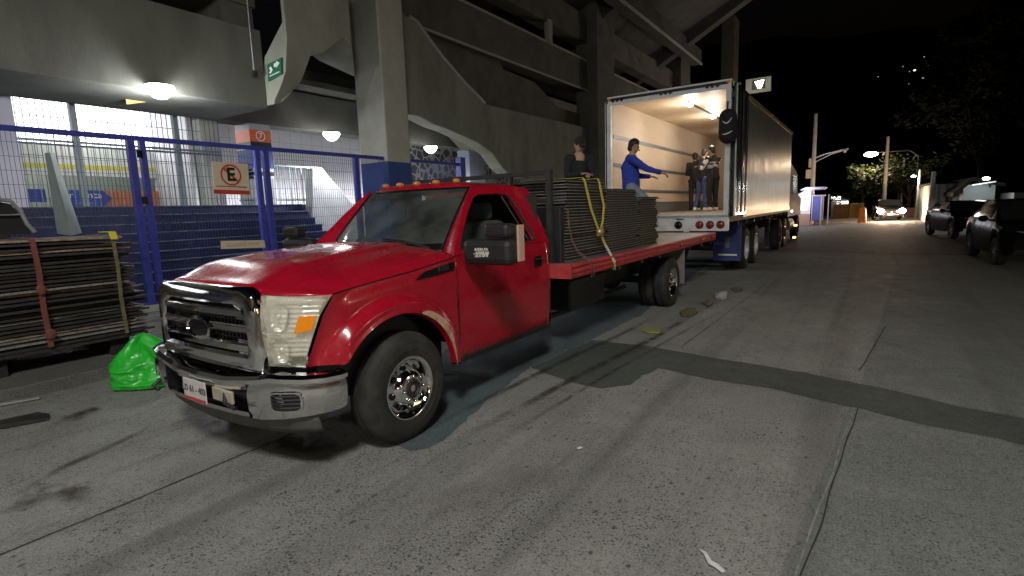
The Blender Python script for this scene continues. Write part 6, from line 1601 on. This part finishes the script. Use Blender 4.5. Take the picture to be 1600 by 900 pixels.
# ================================================================== TREES
def tree(loc, h, r, label, m, n=2600, seed=1, trunk=.18, crown0=.35, sq=.8, ls=.16):
    rnd = random.Random(seed); ro = empty('tree', loc, label, 'tree', 'street trees in the dark')
    b = MB(); b.tube([(0, 0, 0), (.1, 0, h * .25), (-.05, .1, h * .5), (.1, 0, h * .75)], [trunk, trunk * .8, trunk * .55, trunk * .2], 10)
    cl = []
    for k in range(11):
        a = rnd.random() * 6.28; rr = r * rnd.uniform(.35, .85); z = h * rnd.uniform(crown0 + .1, .92)
        tip = Vector((math.cos(a) * rr, math.sin(a) * rr, z)); s0 = Vector((0, 0, h * rnd.uniform(.25, .55)))
        b.tube([s0, s0.lerp(tip, .5) + Vector((0, 0, .1 * h)), tip], [trunk * .4, trunk * .25, trunk * .08], 6); cl.append((tip, r * rnd.uniform(.28, .5)))
        for q in range(2): cl.append((tip + Vector((rnd.uniform(-1, 1), rnd.uniform(-1, 1), rnd.uniform(-.6, .6))) * r * .35, r * rnd.uniform(.14, .28)))
    cl.append((Vector((0, 0, h * .8)), r * .55)); b.build('trunk', BARK if m is LEAF else mat('dark_bark', (.02, .016, .013), .95, spec=.05), ro, smooth=60)
    f = MB()
    for i in range(n):
        c_, cr = rnd.choice(cl); d = Vector((rnd.gauss(0, 1), rnd.gauss(0, 1), rnd.gauss(0, 1))).normalized() * cr * rnd.random() ** .35; d.z *= sq
        p = c_ + d; u = Vector((rnd.uniform(-1, 1), rnd.uniform(-1, 1), rnd.uniform(-.6, .6))).normalized(); v = u.cross(Vector((rnd.uniform(-1, 1), rnd.uniform(-1, 1), 1))).normalized(); s_ = ls * rnd.uniform(.6, 1.3)
        f.add([p - u * s_, p + v * s_ * .45, p + u * s_, p - v * s_ * .45], [(0, 1, 2, 3)])
    f.build('crown', m, ro)
tree((4.6, 52.5, 0), 4.8, 2.2, 'leafy green tree lit from below at the left of the concrete poles', LEAF, seed=1, crown0=.25)
tree((6.4, 52.5, 0), 5.2, 2.3, 'leafy green tree standing between the concrete poles', LEAF, seed=2, crown0=.25)
tree((3.2, 57, 0), 4.4, 2.3, 'dim brownish tree behind the ochre shed', LEAFD, seed=3, crown0=.2)
tree((9.1, 40, 0), 10.5, 3.4, 'tall dark tree rising over the pale warehouse', LEAFD, n=9000, seed=4, ls=.22)
tree((10.6, 24.5, 0), 7.5, 3.0, 'dark tree with bare forked trunk at the right edge behind the hatchback', LEAFD, n=9000, seed=5, trunk=.3, ls=.2, crown0=.3)
tree((14, 44, 0), 15, 6, 'very tall dark tree against the night sky at the upper right', LEAFD, n=11000, seed=6, ls=.3, trunk=.4)
# lights of houses on the dark hillside
hb = MB()
def hz(u, v): 
    x = lerp(-220, 260, u); y = 330 + 40 * math.sin(u * 5); 
    return (x, y + v * 60, (95 + 30 * math.sin(u * 4 + 1) + 10 * noise.noise(Vector((u * 9, 2, 0)))) * v - 1)
hb.grid(hz, 60, 6); struct(hb.build('hills', mat('dark_hill', (.012, .014, .012), .95), smooth=60))
for i, (px, py, s_) in enumerate(((1444, 89, .5), (1411, 104, .45), (1451, 103, .65), (1429, 110, .9), (1421, 112, .4), (1442, 122, .7), (1420, 131, .35), (1372, 120, .45), (1439, 135, .4))):
    s_ *= .5; p = at(px, py, 1, 300); b = MB(); b.box((p.x - s_ * .9, 299.6, p.z - s_ * .45), (p.x + s_ * .9, 300, p.z + s_ * .45))
    nm = ['topmost', 'upper left', 'upper right', 'brightest yellowish', 'faint one left of brightest', 'lower right', 'lowest left', 'farthest left', 'lowest right'][i]
    o = b.build('hillside_lamp', mat('hill_glow_%s' % ('warm' if i == 3 else 'dim'), (1, 1, .8), .5, emit=(1, .93, .7), es=3 if i == 3 else .5)); tag(o, 'tiny distant hillside light, %s of the cluster in the sky' % nm, 'light', 'lights on the dark hillside')

# street lamp behind the photographer that lights the street
ml = empty('street_lamp', (8.8, -7.7, 0), 'tall street lamp behind the viewpoint lighting truck and street', 'street lamp')
b = MB(); b.tube([(0, 0, 0), (0, 0, 7.8), (-.5, .3, 8.3), (-2.9, 1.9, 8.5)], [.1, .07, .05, .04], 10); b.build('post', STEEL, ml, smooth=60)
b = MB(); b.box((-3.35, 1.80, 8.44), (-2.8, 2.10, 8.56)); b.build('lamp_head', DARKM, ml, bevel=.03)
b = MB(); b.box((-3.30, 1.83, 8.425), (-2.9, 2.07, 8.438)); b.build('lamp_panel', LAMPS, ml)
l_ = light('SPOT', (0, 0, 0), P_STREET, (1, .98, .92), .8, None, name='street_lamp_light', spot=97); l_.parent = ml; l_.data.spot_blend = .9
l_.location = (-3.1, 1.95, 8.38)
l_.rotation_euler = (Vector((.2, .3, 0)) - Vector((5.7, -5.75, 8.38))).to_track_quat('-Z', 'Y').to_euler()
# house fronts across the street, behind the viewpoint
for (y0, y1, h_, c_, lb) in ((-24, -10.5, 4.2, (.42, .40, .34), 'cream house front across the street'), (-10, 1.5, 3.4, (.40, .22, .16), 'terracotta garden wall across the street'), (2, 16, 3.9, (.30, .33, .34), 'grey house front across the street')):
    ho = empty('house_front', (13, (y0 + y1) / 2, 0), lb, 'house')
    b = MB(); b.box((13, y0, 0), (17, y1, h_)); sub(ho, b.build('wall', mat('front_' + lb.split()[0], c_, .8, var=.1)))
    b = MB(); b.box((12.96, y0 + 2, 0), (12.999, y0 + 3.1, 2.1)); sub(ho, b.build('door', DARKM))
    b = MB(); b.ball((12.85, y0 + 4, 2.7), .11, n=10); sub(ho, b.build('wall_lamp', WARML, smooth=60)); light('POINT', (12.4, y0 + 4, 2.7), 130, (1, .85, .65), .15, ho, name='added_wall_light')  # lamp added on the unseen house front for glints on chrome
    b = MB(); b.box((12.97, y0 + 5, 1.1), (12.998, y0 + 7, 2.4)); sub(ho, b.build('window', mat('lit_house_window', (1, .8, .5), .5, emit=(1, .78, .5), es=2.0)))
# unseen lamp added far behind the view, brightens chrome and truck front
m2 = empty('street_lamp', (1.0, -19, 0), 'added unseen lamp far behind the viewpoint, brightening the truck front', 'street lamp')
b = MB(); b.tube([(0, 0, 0), (0, 0, 6.6), (.4, 0, 7.1), (1.8, 0, 7.2)], [.1, .07, .05, .04], 10); b.build('post', STEEL, m2, smooth=60)
b = MB(); b.box((1.3, -.2, 7.0), (2.1, .2, 7.1)); b.build('lamp_head', LAMPS, m2)
light('POINT', (1.7, 0, 6.8), 1500, (1, .96, .9), .25, None, name='added_back_light').parent = m2

bpy.context.view_layer.update()
